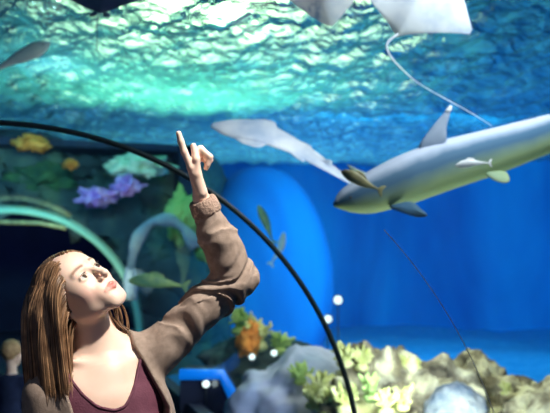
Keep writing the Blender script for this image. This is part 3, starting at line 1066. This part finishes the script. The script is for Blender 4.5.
def head_prims(o, R, sc=1.0):
    """R rows: side, forward, up"""
    def L(x, f, u_):
        return o + sc * (x * R[0] + f * R[1] + u_ * R[2])
    E = lambda c_, r_, k=0.02: ell(L(*c_), np.array(r_) * sc, R, k * sc)
    K = lambda a_, b_, r0, r1=None, k=0.012: cap(L(*a_), L(*b_), r0 * sc, (r0 if r1 is None else r1) * sc, k * sc)
    pr = [E((0, -.018, .028), (.073, .092, .084)),
          E((0, .030, -.030), (.056, .060, .074), .03),
          E((0, .048, .036), (.056, .038, .044), .03)]
    for s_ in (-1, 1):
        pr += [K((s_ * .050, -.005, -.050), (s_ * .016, .068, -.098), .020, .015, .02),
               E((s_ * .040, .054, -.030), (.020, .020, .019), .02),
               E((s_ * .034, .016, -.022), (.031, .052, .062), .03),
               K((s_ * .012, .087, .016), (s_ * .042, .074, .019), .0075, .006, .012),
               ]
    pr += [E((0, .072, -.101), (.023, .016, .015), .022),
           E((0, .074, -.066), (.036, .020, .030), .02),
           K((0, .087, .006), (0, .110, -.030), .0068, .0078, .010),
           E((0, .1115, -.0345), (.0092, .0090, .0082), .007)]
    for s_ in (-1, 1):
        pr += [E((s_ * .0105, .0965, -.0385), (.0062, .0095, .0062), .005)]
    lips = []
    for s_ in (-1, 1):
        lips += [K((s_ * .003, .0985, -.0630), (s_ * .0265, .0875, -.0675), .0044, .0024, .004),
                 K((0, .0970, -.0735), (s_ * .0235, .0880, -.0700), .0056, .0028, .004)]
    ears = []
    for s_ in (-1, 1):
        ears += [E((s_ * .074, -.012, -.018), (.007, .016, .028), .006), E((s_ * .071, -.008, -.042), (.006, .009, .012), .006)]
    return pr, lips, ears, L


class Figure:
    pass


def head_sdf(p, H):
    d = union(H.pr, p)
    if d.min() > 0.08:
        return d
    o, R, sc = H.o, H.R, H.sc
    q = (p - o) @ R.T / sc
    # eye sockets, lids with slit
    for s_ in (-1, 1):
        c_ = np.array([s_ * .0315, .098, -.002])
        r_ = np.array([.0185, .0135, .0115])
        w_ = (q - c_) / r_
        e = (np.linalg.norm(w_, axis=1) - 1) * .0115 * sc
        d = smax(d, -e, .010 * sc)
    for s_ in (-1, 1):
        c_ = np.array([s_ * .0315, .0745, -.003])
        e = (np.linalg.norm(q - c_, axis=1) - .0146) * sc
        d = smin(d, e, .004 * sc)
        w_ = (q - np.array([s_ * .0320, .092, -.003])) / np.array([.0136, .0160, .0060])
        e = (np.linalg.norm(w_, axis=1) - 1) * .005 * sc
        d = smax(d, -e, .0015 * sc)
    d = smin(d, union(H.lips, p), .004 * sc)
    # mouth line and nostrils
    w_ = (q - np.array([0, .1015, -.0680])) / np.array([.0260, .0080, .0012])
    d = smax(d, -(np.linalg.norm(w_, axis=1) - 1) * .0012 * sc, .002 * sc)
    for s_ in (-1, 1):
        w_ = np.linalg.norm(q - np.array([s_ * .0062, .106, -.0465]), axis=1) - .0036
        d = smax(d, -w_ * sc, .002 * sc)
    d = smin(d, union(H.ears, p), .004 * sc)
    return d


def paint_head(V, H):
    """lips, brows and a little cheek colour; 1 = bare skin"""
    q = (V - H.o) @ H.R.T / H.sc
    col = np.ones((len(V), 3))
    dl = union(H.lips, V)
    near = np.linalg.norm(q - np.array([0, .095, -.068]), axis=1) < .034
    w_ = np.clip(1 - (dl / (.0022 * H.sc)), 0, 1) * near
    col = col * (1 - w_[:, None]) + w_[:, None] * np.array([.82, .44, .45])
    for s_ in (-1, 1):
        xs = s_ * q[:, 0]
        zc = .0200 + .0045 * np.clip(1 - ((xs - .034) / .022) ** 2, -1, 1)
        b = np.clip(1.4 - np.abs(q[:, 2] - zc) / .0042, 0, 1) * np.clip((xs - .011) / .005, 0, 1) * np.clip((.055 - xs) / .008, 0, 1) * (q[:, 1] > .04)
        col = col * (1 - .85 * b[:, None]) + .85 * b[:, None] * np.array([.26, .17, .13])
        ck = np.exp(-(((q - np.array([s_ * .044, .062, -.040])) / .020) ** 2).sum(1))
        col = col * (1 - ck[:, None] * np.array([0, .20, .16]))
        ld = np.clip(1 - np.abs(np.linalg.norm((q - np.array([s_ * .032, .088, -.003]))[:, [0, 2]] / np.array([.0142, .0068]), axis=1) - 1) / .22, 0, 1) * (q[:, 1] > .07) * (q[:, 2] > -.004)
        col = col * (1 - .7 * ld[:, None])
    return col


# ---- the woman: joints
SL = P(160, 349, 2.20)
SR = P(48, 394, 2.05)
EL = P(236, 279, 2.22)
WL = P(201, 198, 2.16)
sv = nrm((SL - SR) * [1, 1, 0])
bf_ = nrm(np.cross(sv, UP))
if np.dot(bf_, CP - SL) < 0:
    bf_ = -bf_
mid_s = (SL + SR) / 2
TA = np.array([sv, bf_, UP])
NB = P(104, 358, 2.14)
# head axes
in_f = CR * .65 + CU * .76
in_c = CR * .76 - CU * .65
TOW = -CF
HA = math.radians(30)
hf = nrm(in_f * math.cos(HA) + TOW * math.sin(HA))
hu = nrm(-in_c)
hs = np.cross(hf, hu)
HO = P(76, 290, 2.11)
H = Figure()
H.o, H.R, H.sc = HO, np.array([hs, hf, hu]), 1.04
H.pr, H.lips, H.ears, HL = head_prims(HO, H.R, 1.04)
chest = mid_s + UP * -.17 + bf_ * .01
waist = mid_s + UP * -.36 + bf_ * .0
pelv = mid_s + UP * -.50 - bf_ * .01
torso = [ell(chest, (.150, .098, .17), TA, .05),
         ell(chest + UP * .09, (.150, .085, .09), TA, .05),
         ell(waist, (.118, .088, .15), TA, .05),
         ell(pelv, (.165, .115, .13), TA, .05),
         cap(SR, SL, .046, .046, .05),
         cap(mid_s + UP * .0, NB, .06, .05, .05)]
for s_ in (-1, 1):
    torso.append(ell(chest + sv * s_ * .070 + bf_ * .065 + UP * -.005, (.060, .052, .060), TA, .035))
ER = SR + UP * -.285 - sv * .035 - bf_ * .02
WR = ER + UP * -.235 + bf_ * .06
arms = [cap(SL, EL, .047, .038, .04), cap(EL, EL * .65 + WL * .35, .037, .037, .02), cap(EL * .65 + WL * .35, WL, .037, .024, .02),
        cap(SR, ER, .045, .037, .04), cap(ER, WR, .037, .024, .02)]
neck = [cap(NB - bf_ * .005, HL(0, -.028, -.045), .053, .055, .03),
        cap(NB + (SL - NB) * .62 + UP * .005, HL(0, -.05, -.03) * .4 + NB * .6, .030, .030, .04),
        cap(NB + (SR - NB) * .62 + UP * .01, HL(0, -.05, -.03) * .4 + NB * .6, .030, .030, .04)]
clav = [cap(NB + bf_ * .052 + UP * -.012 + sv * s_ * .018, NB + bf_ * .045 + UP * .006 + sv * s_ * .12, .007, .006, .02) for s_ in (-1, 1)]
# pointing hand: palm to the right of the picture, thumb towards us
hax = nrm(P(190, 160, 2.14) - WL)
hth = nrm(TOW - hax * np.dot(TOW, hax))
hpl = np.cross(hax, hth)
if np.dot(hpl, CR) < 0:
    hpl = -hpl
thp = [WL + hth * .020 + hax * .018 + hpl * .008, P(197, 174, 2.12), P(196, 159, 2.11), P(193.5, 146, 2.11)]
handL = hand_prims(WL, hax, hpl, hth, [(-.12, .10, .04), (.80, 1.75, 1.15), (.9, 1.75, 1.15), (1.0, 1.6, 1.1)], thumb_path=thp, sc=1.12)
handR = hand_prims(WR, nrm(WR - ER), sv, bf_, [(.25, .35, .25), (.3, .4, .3), (.35, .45, .3), (.4, .45, .3)])
legs = []
feet_c = []
for s_ in (-1, 1):
    hp = pelv + sv * s_ * .085 + UP * -.05
    kn_ = np.array([*(pelv + sv * s_ * .095 + bf_ * .015)[:2], .46])
    an = np.array([*(pelv + sv * s_ * .10 - bf_ * .01)[:2], .085])
    legs += [cap(hp, kn_, .082, .052, .05), cap(kn_, kn_ * .65 + an * .35 - bf_ * .012, .050, .052, .03), cap(kn_ * .65 + an * .35 - bf_ * .012, an, .050, .036, .03)]
    feet_c.append(an)
feet = []
for an in feet_c:
    feet += [cap(an * [1, 1, 0] + UP * .038 - bf_ * .03, an * [1, 1, 0] + UP * .03 + bf_ * .12, .032, .024, .02), cap(an, an * [1, 1, 0] + UP * .04, .034, .032, .02)]
BODY = torso + arms + neck + clav + handL + handR + legs + feet


def body_sdf(p):
    return smin(union(BODY, p), head_sdf(p, H), .022)


allp = np.array([q.c - q.r for q in BODY + H.pr] + [q.c + q.r for q in BODY + H.pr])
lo, hi = allp.min(0) - .02, allp.max(0) + .02
lo[2] = max(lo[2], 0.0)
V, F = surface_nets(body_sdf, lo, hi, 0.0034)
col = paint_head(V, H)
# nails
person = mesh_obj('person', V, F, M['skin'], loc=np.array([pelv[0], pelv[1], 0.0]), col=col)
tag(person, 'woman in beige cardigan and plum top gazing up and pointing at the fish', 'person')
for s_ in (-1, 1):
    c_ = HL(s_ * .0315, .0745, -.003)
    e = blob('eye', c_, (.0132,) * 3, M['eye_white'], 0, 1, 0, n=32, parent=person)
    gz_ = nrm(nrm(WL + hax * .1 - c_) * .35 + hf * .7 + hu * .15)
    th_, ph_ = np.meshgrid(np.linspace(0, 2 * np.pi, 20, endpoint=False), np.linspace(0.0, 0.70, 6))
    a1 = nrm(np.cross(gz_, hu))
    a2 = np.cross(a1, gz_)
    v_ = c_ + .0139 * (np.cos(ph_).ravel()[:, None] * gz_ + (np.sin(ph_) * np.cos(th_)).ravel()[:, None] * a1 + (np.sin(ph_) * np.sin(th_)).ravel()[:, None] * a2)
    mesh_obj('iris', v_, grid_faces(20, 6, True), M['iris'], e)
    # lashes
    ls = []
    for k in range(14):
        x_ = s_ * (.021 + .022 * k / 13)
        zt = .0030 * math.sqrt(max(0, 1 - ((abs(x_) - .032) / .013) ** 2)) - .002 + .003
        b_ = HL(x_, .0885 - .25 * (abs(x_) - .0315) ** 2 / .013, zt)
        ls.append(tube([b_, b_ + hf * .003 + hu * .001, b_ + hf * .005 + hu * .003], [.0004, .0003, .0001], 4))
    v_, f_ = merge(ls)
    mesh_obj('eyelashes', v_, f_, M['shoe'], person)

# ---- clothes: shells over the body, cut where the photo shows the edges
def tco(p):
    d = p - NB
    return d @ sv, d @ bf_, p[:, 2]


def sz(px, py, dp):
    w_ = P(px, py, dp)
    return (w_ - NB) @ sv, w_[2]


CLOTH = torso + [arms[0], arms[3]] + neck[1:]
vl = sorted([sz(66, 366, 2.02), sz(72, 380, 2.0), sz(84, 396, 1.99), sz(100, 409, 1.98), sz(118, 413, 1.99), sz(130, 409, 2.0), sz(139, 385, 2.05), sz(143, 360, 2.10)])
vlx, vlz = [a_ for a_, _ in vl], [b_ for _, b_ in vl]
plx = [vlx[0] - .02] + vlx + [vlx[-1] + .02]
plz = [vlz[0] + .2] + vlz + [vlz[-1] + .2]


def top_sdf(p):
    d = union(CLOTH, p) - .005
    s_, f_, z_ = tco(p)
    n_ = .0022 * vnoise(np.stack([p[:, 0] * 16, p[:, 1] * 16, p[:, 2] * 7], 1))
    cut = np.where(f_ > 0.0, (z_ - np.interp(s_, plx, plz)) * .7, z_ - (NB[2] - .0))
    d = smax(d + n_, cut, .004)
    sx = np.abs(s_ - (SL - NB) @ sv * .0) - .155
    return np.maximum(np.maximum(d, pelv[2] - .02 - z_), np.where(z_ > chest[2] + .06, np.abs((p - mid_s) @ sv) - .150, -1))


V, F = surface_nets(top_sdf, lo, hi, 0.0042)
mesh_obj('top', V, F, M['plum'], person)
# neckline binding
bind = []
NZ = [(s_, z_) for s_, z_ in zip(vlx, vlz)]
pth = []
for tq in np.linspace(0, len(NZ) - 1, 60):
    s_ = np.interp(tq, range(len(NZ)), vlx)
    z_ = np.interp(tq, range(len(NZ)), vlz)
    fr = np.linspace(-.02, .22, 200)
    pts = NB + s_ * sv + np.outer(fr, bf_)
    pts[:, 2] = z_
    dd_ = union(CLOTH, pts) - .005
    hit = np.where(dd_ < 0)[0]
    pth.append(pts[hit[-1]] if len(hit) else pts[40])
pth = np.array(pth)
for _ in range(5):
    pth[1:-1] = (pth[:-2] + 2 * pth[1:-1] + pth[2:]) / 4
V, F = tube(pth, .0042, 8)
mesh_obj('neck_binding', V, F, M['plum'], person)

def lathe_noise(p, a_, b_, amp):
    """soft folds that ring the limb a-b"""
    ax_ = nrm(b_ - a_)
    t__ = (p - a_) @ ax_
    n1 = vnoise(np.stack([p[:, 0] * 9, p[:, 1] * 9, p[:, 2] * 9], 1))
    n2 = vnoise(np.stack([t__ * 34 + 3.0 * n1, p[:, 0] * 7, p[:, 2] * 7], 1))
    return amp * (1 - np.abs(n2) * 2.4)


mF = EL * .45 + WL * .55
CARD = torso[:6] + [ell(chest + sv * .02 + UP * -.02, (.178, .110, .20), TA, .05), ell(waist, (.165, .115, .17), TA, .05),
                    torso[6], torso[7],
                    cap(SL, SL * .4 + EL * .6, .052, .047, .05), cap(SL * .4 + EL * .6, EL, .047, .046, .03),
                    cap(EL, mF, .045, .041, .02), cap(mF, WL * .90 + EL * .10, .041, .028, .02),
                    cap(SR, ER, .050, .045, .04), cap(ER, WR * .9 + ER * .1, .045, .030, .02)] + neck[1:]
rl0, rl1 = sz(138, 346, 2.10), sz(180, 413, 2.05)
ll0, ll1 = sz(60, 376, 2.00), sz(74, 413, 1.95)


def card_sdf(p):
    d = union(CARD, p) - .008
    s_, f_, z_ = tco(p)
    if d.min() < .05:
        dl = np.linalg.norm(p - EL, axis=1)
        armw = np.clip(((p - SL) @ nrm(EL - SL) - .02) / .06, 0, 1)
        am = .0065 + .0080 * np.exp(-(dl / .10) ** 2)
        fold = lathe_noise(p, SL, EL, 1.0) * (z_ < 9) * armw
        fold2 = lathe_noise(p, EL, WL, 1.0) * armw
        am = am * np.clip((np.linalg.norm(p - WL, axis=1) - .03) / .08, .15, 1)
        up_arm = ((p - EL) @ nrm(WL - EL)) > 0
        d = d - np.where(up_arm, fold2, fold) * am - .004 * vnoise(np.stack([s_ * 20, f_ * 20, z_ * 5], 1)) * (1 - armw)
    rx = np.interp(z_, [rl1[1] - .3, rl1[1], rl0[1]], [rl1[0] - .01, rl1[0], rl0[0]])
    lx = np.interp(z_, [ll1[1] - .3, ll1[1], ll0[1]], [ll1[0] + .01, ll1[0], ll0[0]])
    op = np.maximum(np.maximum(s_ - rx, lx - s_), -f_ - .02)          # inside the opening: negative
    nk = np.maximum(np.maximum(s_ - rl0[0], ll0[0] - s_), (NB[2] - .005) - z_)
    d = smax(d, -np.minimum(op, nk), .008)
    # rolled lapel edges
    lap = np.abs(op) - .012
    d = np.where((np.abs(op) < .03) & (f_ > 0), d - .006 * np.clip(1 - np.abs(op) / .03, 0, 1), d)
    # wrist ends and hem
    cutL = (p - (WL * .93 + EL * .07)) @ nrm(WL - EL)
    cutR = (p - (WR * .93 + ER * .07)) @ nrm(WR - ER)
    nL = np.linalg.norm(p - WL, axis=1) < .2
    nR = np.linalg.norm(p - WR, axis=1) < .2
    d = np.where(nL, np.maximum(d, cutL), d)
    d = np.where(nR, np.maximum(d, cutR), d)
    return np.maximum(d, pelv[2] - .10 - z_)


V, F = surface_nets(card_sdf, lo - .03, hi + .03, 0.0042)
cd = mesh_obj('cardigan', V, F, M['cardigan'], person)
for a_, b_ in ((EL, WL), (ER, WR)):
    ax_ = nrm(b_ - a_)
    e0 = b_ - ax_ * .050
    V, F = tube([e0 - ax_ * .002, e0, e0 + ax_ * .006, e0 + ax_ * .024, e0 + ax_ * .040, e0 + ax_ * .046, e0 + ax_ * .046, e0 + ax_ * .03],
                [.026, .040, .0435, .0425, .0405, .0375, .032, .028], 40)
    mesh_obj('cuff', V, F, M['cuff'], cd)
# trousers and shoes
TRO = [torso[3]] + legs


def tro_sdf(p):
    d = union(TRO, p) - .010
    return np.maximum(np.maximum(d, p[:, 2] - pelv[2] - .02), .10 - p[:, 2])


V, F = surface_nets(tro_sdf, (pelv[0] - .3, pelv[1] - .3, 0.05), (pelv[0] + .3, pelv[1] + .3, pelv[2] + .1), 0.008)
mesh_obj('trousers', V, F, M['denim'], person)
for k in range(2):
    fp = feet[2 * k:2 * k + 2]
    f_sh = lambda p: np.maximum(np.maximum(union(fp, p) - .008, p[:, 2] - .10), -p[:, 2])
    c_ = feet_c[k]
    V, F = surface_nets(f_sh, (c_[0] - .2, c_[1] - .22, -.02), (c_[0] + .2, c_[1] + .22, .16), 0.006)
    mesh_obj('shoe', V, F, M['shoe'], person)

# ---- hair: cap mass plus combed locks falling with gravity
def scalp_mask(q):
    """1 where hair grows, local head coords"""
    front = q[:, 1] - (.072 - .25 * np.clip(.075 - q[:, 2], 0, 1) - 0.9 * np.clip(.02 - q[:, 2], 0, .04))
    return (front < 0) & (q[:, 2] > -.055)


COLL = BODY


def hair_coll(p):
    return np.minimum(np.minimum(union(H.pr + H.ears, p), union(neck, p) - .004), 9)


N = 5200
dirs = nrm(RNG.normal(size=(N * 3, 3)))
ql = np.array([0, -.018, .028]) + dirs * np.array([.075, .094, .086])
ql = ql[scalp_mask(ql)][:N]
N = len(ql)
pos = HO + ql @ H.R
STEP = .014
NS = 29
FRONT = nrm(bf_ * .8 - sv * .25 + UP * .1)
traj = [pos.copy()]
lift = RNG.uniform(.003, .016, N)
part = np.where(ql[:, 0] > 0.012, 1.0, -1.0)
vel = nrm(-hf[None] * (.55 - .45 * np.clip(np.abs(ql[:, 0]) / .06, 0, 1))[:, None] + hs[None] * (part * .9)[:, None] + hu[None] * .05 - UP[None] * .15)
clump = vnoise(ql * 55)[:, None] * .10
for k in range(NS):
    tgt = -UP[None] + CR[None] * (.03 + .006 * k)
    w_ = min(1, .16 + k * .05)
    sw_ = .05 * np.stack([vnoise(np.stack([ql[:, 0] * 40 + 7 * i, ql[:, 1] * 40, ql[:, 2] * 40 + k * .12], 1)) for i in range(3)], 1)
    vel = nrm(vel * (1 - w_) + tgt * w_ + sw_ + clump * hs[None] * .3)
    # keep off the face plane
    pos = pos + vel * STEP
    for _ in range(2):
        dmin = hair_coll(pos)
        e = .002
        g_ = np.stack([(hair_coll(pos + e * np.eye(3)[i]) - dmin) / e for i in range(3)], 1)
        push = np.clip(np.minimum(lift, .003 + .0012 * k) - dmin, 0, .03)
        g_ = nrm(g_)
        d2 = union(torso[:2], pos) - .006
        pos = pos + FRONT * np.clip(.012 - d2, 0, .012)[:, None]
        pos = pos + g_ * push[:, None]
    vel = nrm(pos - traj[-1])
    if k < 12:
        vo = np.maximum((vel * g_).sum(1), 0) * (dmin < .03) * np.clip(g_[:, 2] / .3, 0, 1)
        vel = nrm(vel - g_ * vo[:, None] * 1.0)
    traj.append(pos.copy())
traj = np.array(traj)            # NS+1, N, 3
HB = P(60, 386, 2.08)[2]
rel = traj - CP
dz = rel @ CF
pxx = 275 + FPX * (rel @ CR) / dz
pyy = 206.5 - FPX * (rel @ CU) / dz
hs_n = np.clip((pyy[-1] - 300) / 60, 0, 1)
bad = ((pxx > 78 + RNG.uniform(-6, 8, N)[None]) & (pxx < 120) & (pyy > 322) & (dz < 2.14)).any(0)
keepn = ~bad
traj, ql, part, lift = traj[:, keepn], ql[keepn], part[keepn], lift[keepn]
farside = (pxx[:, keepn].max(0) > 112) & (pyy[:, keepn].max(0) > 320)
N = len(ql)
Vs, Fs, Cs = [], [], []
sides = 4
aa = np.linspace(0, 2 * np.pi, sides, endpoint=False)
tint = RNG.uniform(.45, 1.6, N)  # wide spread also paints lit and shaded locks
cut = np.where(farside, P(130, 348, 2.15)[2], HB) + RNG.normal(size=N) * .010
TT = np.zeros_like(traj)
TT[1:-1] = traj[2:] - traj[:-2]
TT[0] = traj[1] - traj[0]
TT[-1] = traj[-1] - traj[-2]
TT = nrm(TT)
u1 = nrm(np.cross(TT, np.array([.3, .9, .2])))
u2 = np.cross(TT, u1)
# stop each lock at the cut height or the full length
alive = traj[:, :, 2] > cut[None]
last = np.where(alive.all(0), NS, np.argmin(alive, 0))
last = np.clip(last, 4, NS)
kk = np.arange(NS + 1)[:, None]
trj = np.where((kk <= last[None])[:, :, None], traj, traj[last, np.arange(N)][None])
fr = np.clip(kk / last[None], 0, 1)
rad = (.0019 * (1 - fr ** 4) + .0003) * RNG.uniform(.7, 1.3, N)[None]
ring = trj[:, :, None, :] + rad[:, :, None, None] * (np.cos(aa)[None, None, :, None] * u1[:, :, None, :] + np.sin(aa)[None, None, :, None] * u2[:, :, None, :])
ring = ring.transpose(1, 0, 2, 3)          # N, NS+1, sides, 3
V = ring.reshape(-1, 3)
gf0 = grid_faces(sides, NS + 1, True)
F = (gf0[None] + (np.arange(N) * sides * (NS + 1))[:, None, None]).reshape(-1, 4)
# lighter ends: light on the tips painted into the tint
tn_ = (tint[:, None] * (1 + .35 * fr.T ** 2))
C = np.repeat(tn_.reshape(-1), sides)
C = np.stack([C, C * .97, C * .92], 1)
hair = mesh_obj('hair', V, F, M['hair'], person, col=C)
# dense cap under the locks
def cap_sdf(p):
    q_ = (p - HO) @ H.R.T
    d = (np.linalg.norm((q_ - np.array([0, -.018, .028])) / np.array([.080, .099, .091]), axis=1) - 1) * .085
    front = q_[:, 1] - (.069 - .25 * np.clip(.075 - q_[:, 2], 0, 1) - 1.2 * np.clip(.02 - q_[:, 2], 0, .04))
    return np.maximum(np.maximum(d, front * .6), -.05 - q_[:, 2])


V, F = surface_nets(cap_sdf, HO - .15, HO + .15, .005)
mesh_obj('scalp_hair', V, F, M['hair'], hair, col=np.full((len(V), 3), .6))

# ---- child in the background
KO = P(12, 353, 5.6)
kb = np.array([KO[0], KO[1], 0.0])
kf = nrm([.5, .85, 0])
ks = np.cross(kf, UP)
KH = Figure()
KH.o, KH.R, KH.sc = KO, np.array([ks, kf, UP]), .84
KH.pr, KH.lips, KH.ears, KL = head_prims(KO, KH.R, .84)
kn = KO + UP * -.15
KA = np.array([ks, kf, UP])
ktor = [ell(kn + UP * -.14, (.105, .075, .14), KA, .04), ell(kn + UP * -.30, (.105, .08, .12), KA, .04),
        cap(kn - ks * .10 + UP * -.05, kn + ks * .10 + UP * -.05, .035, .035, .04)]
karm, khand, kleg, kfoot = [], [], [], []
for s_ in (-1, 1):
    sh_ = kn + ks * s_ * .115 + UP * -.05
    el_ = sh_ + UP * -.17 + ks * s_ * .02
    wr_ = el_ + UP * -.14 + kf * .05
    karm += [cap(sh_, el_, .033, .027, .03), cap(el_, wr_, .026, .018, .02)]
    khand += hand_prims(wr_, wr_ - el_, -ks * s_, kf, [(.3, .4, .3)] * 4, sc=.68)
    hp = kn + UP * -.38 + ks * s_ * .055
    kk_ = np.array([*hp[:2], .27])
    an = np.array([*hp[:2], .06])
    kleg += [cap(hp, kk_, .058, .040, .04), cap(kk_, an, .040, .027, .03)]
    kfoot += [cap(an * [1, 1, 0] + UP * .028 - kf * .02, an * [1, 1, 0] + UP * .022 + kf * .08, .025, .02, .02), cap(an, an * [1, 1, 0] + UP * .03, .026, .026, .02)]
KB = ktor + karm + khand + kleg + kfoot + [cap(kn, KL(0, -.02, -.04), .036, .040, .03)]
k_sdf = lambda p: smin(union(KB, p), head_sdf(p, KH), .02)
V, F = surface_nets(k_sdf, (kb[0] - .3, kb[1] - .3, -.02), (kb[0] + .3, kb[1] + .3, KO[2] + .14), .007)
kid = mesh_obj('person', V, F, M['skin'], loc=kb, col=paint_head(V, KH))
tag(kid, 'blurred blond child in a dark blue shirt standing far back at lower left', 'person')
V, F = surface_nets(lambda p: np.maximum(np.maximum(union(ktor + karm, p) - .01, p[:, 2] - kn[2] + .0), kn[2] - .40 - p[:, 2]), (kb[0] - .3, kb[1] - .3, .1), (kb[0] + .3, kb[1] + .3, KO[2]), .008)
mesh_obj('shirt', V, F, M['navy'], kid)
V, F = surface_nets(lambda p: np.maximum(np.maximum(union([ktor[1]] + kleg, p) - .008, p[:, 2] - kn[2] + .36), .07 - p[:, 2]), (kb[0] - .3, kb[1] - .3, .0), (kb[0] + .3, kb[1] + .3, KO[2]), .008)
mesh_obj('trousers', V, F, M['denim'], kid)


def kh_sdf(p):
    q_ = (p - KO) @ KH.R.T / .84
    d = (np.linalg.norm((q_ - np.array([0, -.020, .030])) / np.array([.084, .102, .092]), axis=1) - 1) * .07 + .003 * vnoise(p * 60)
    fr_ = q_[:, 1] - (.062 - 1.2 * np.clip(.035 - q_[:, 2], 0, .06))
    return np.maximum(np.maximum(d, fr_ * .5), -.07 - q_[:, 2])


M['blond'] = noise_mat('blond_hair', [(0.3, (0.34, 0.20, 0.09)), (0.7, (0.55, 0.36, 0.18))], 40, 0.6, bump=.5, bscale=90)
V, F = surface_nets(kh_sdf, KO - .13, KO + .13, .005)
mesh_obj('hair', V, F, M['blond'], kid)

for o in bpy.data.objects:
    if '_o' in o:
        del o['_o']
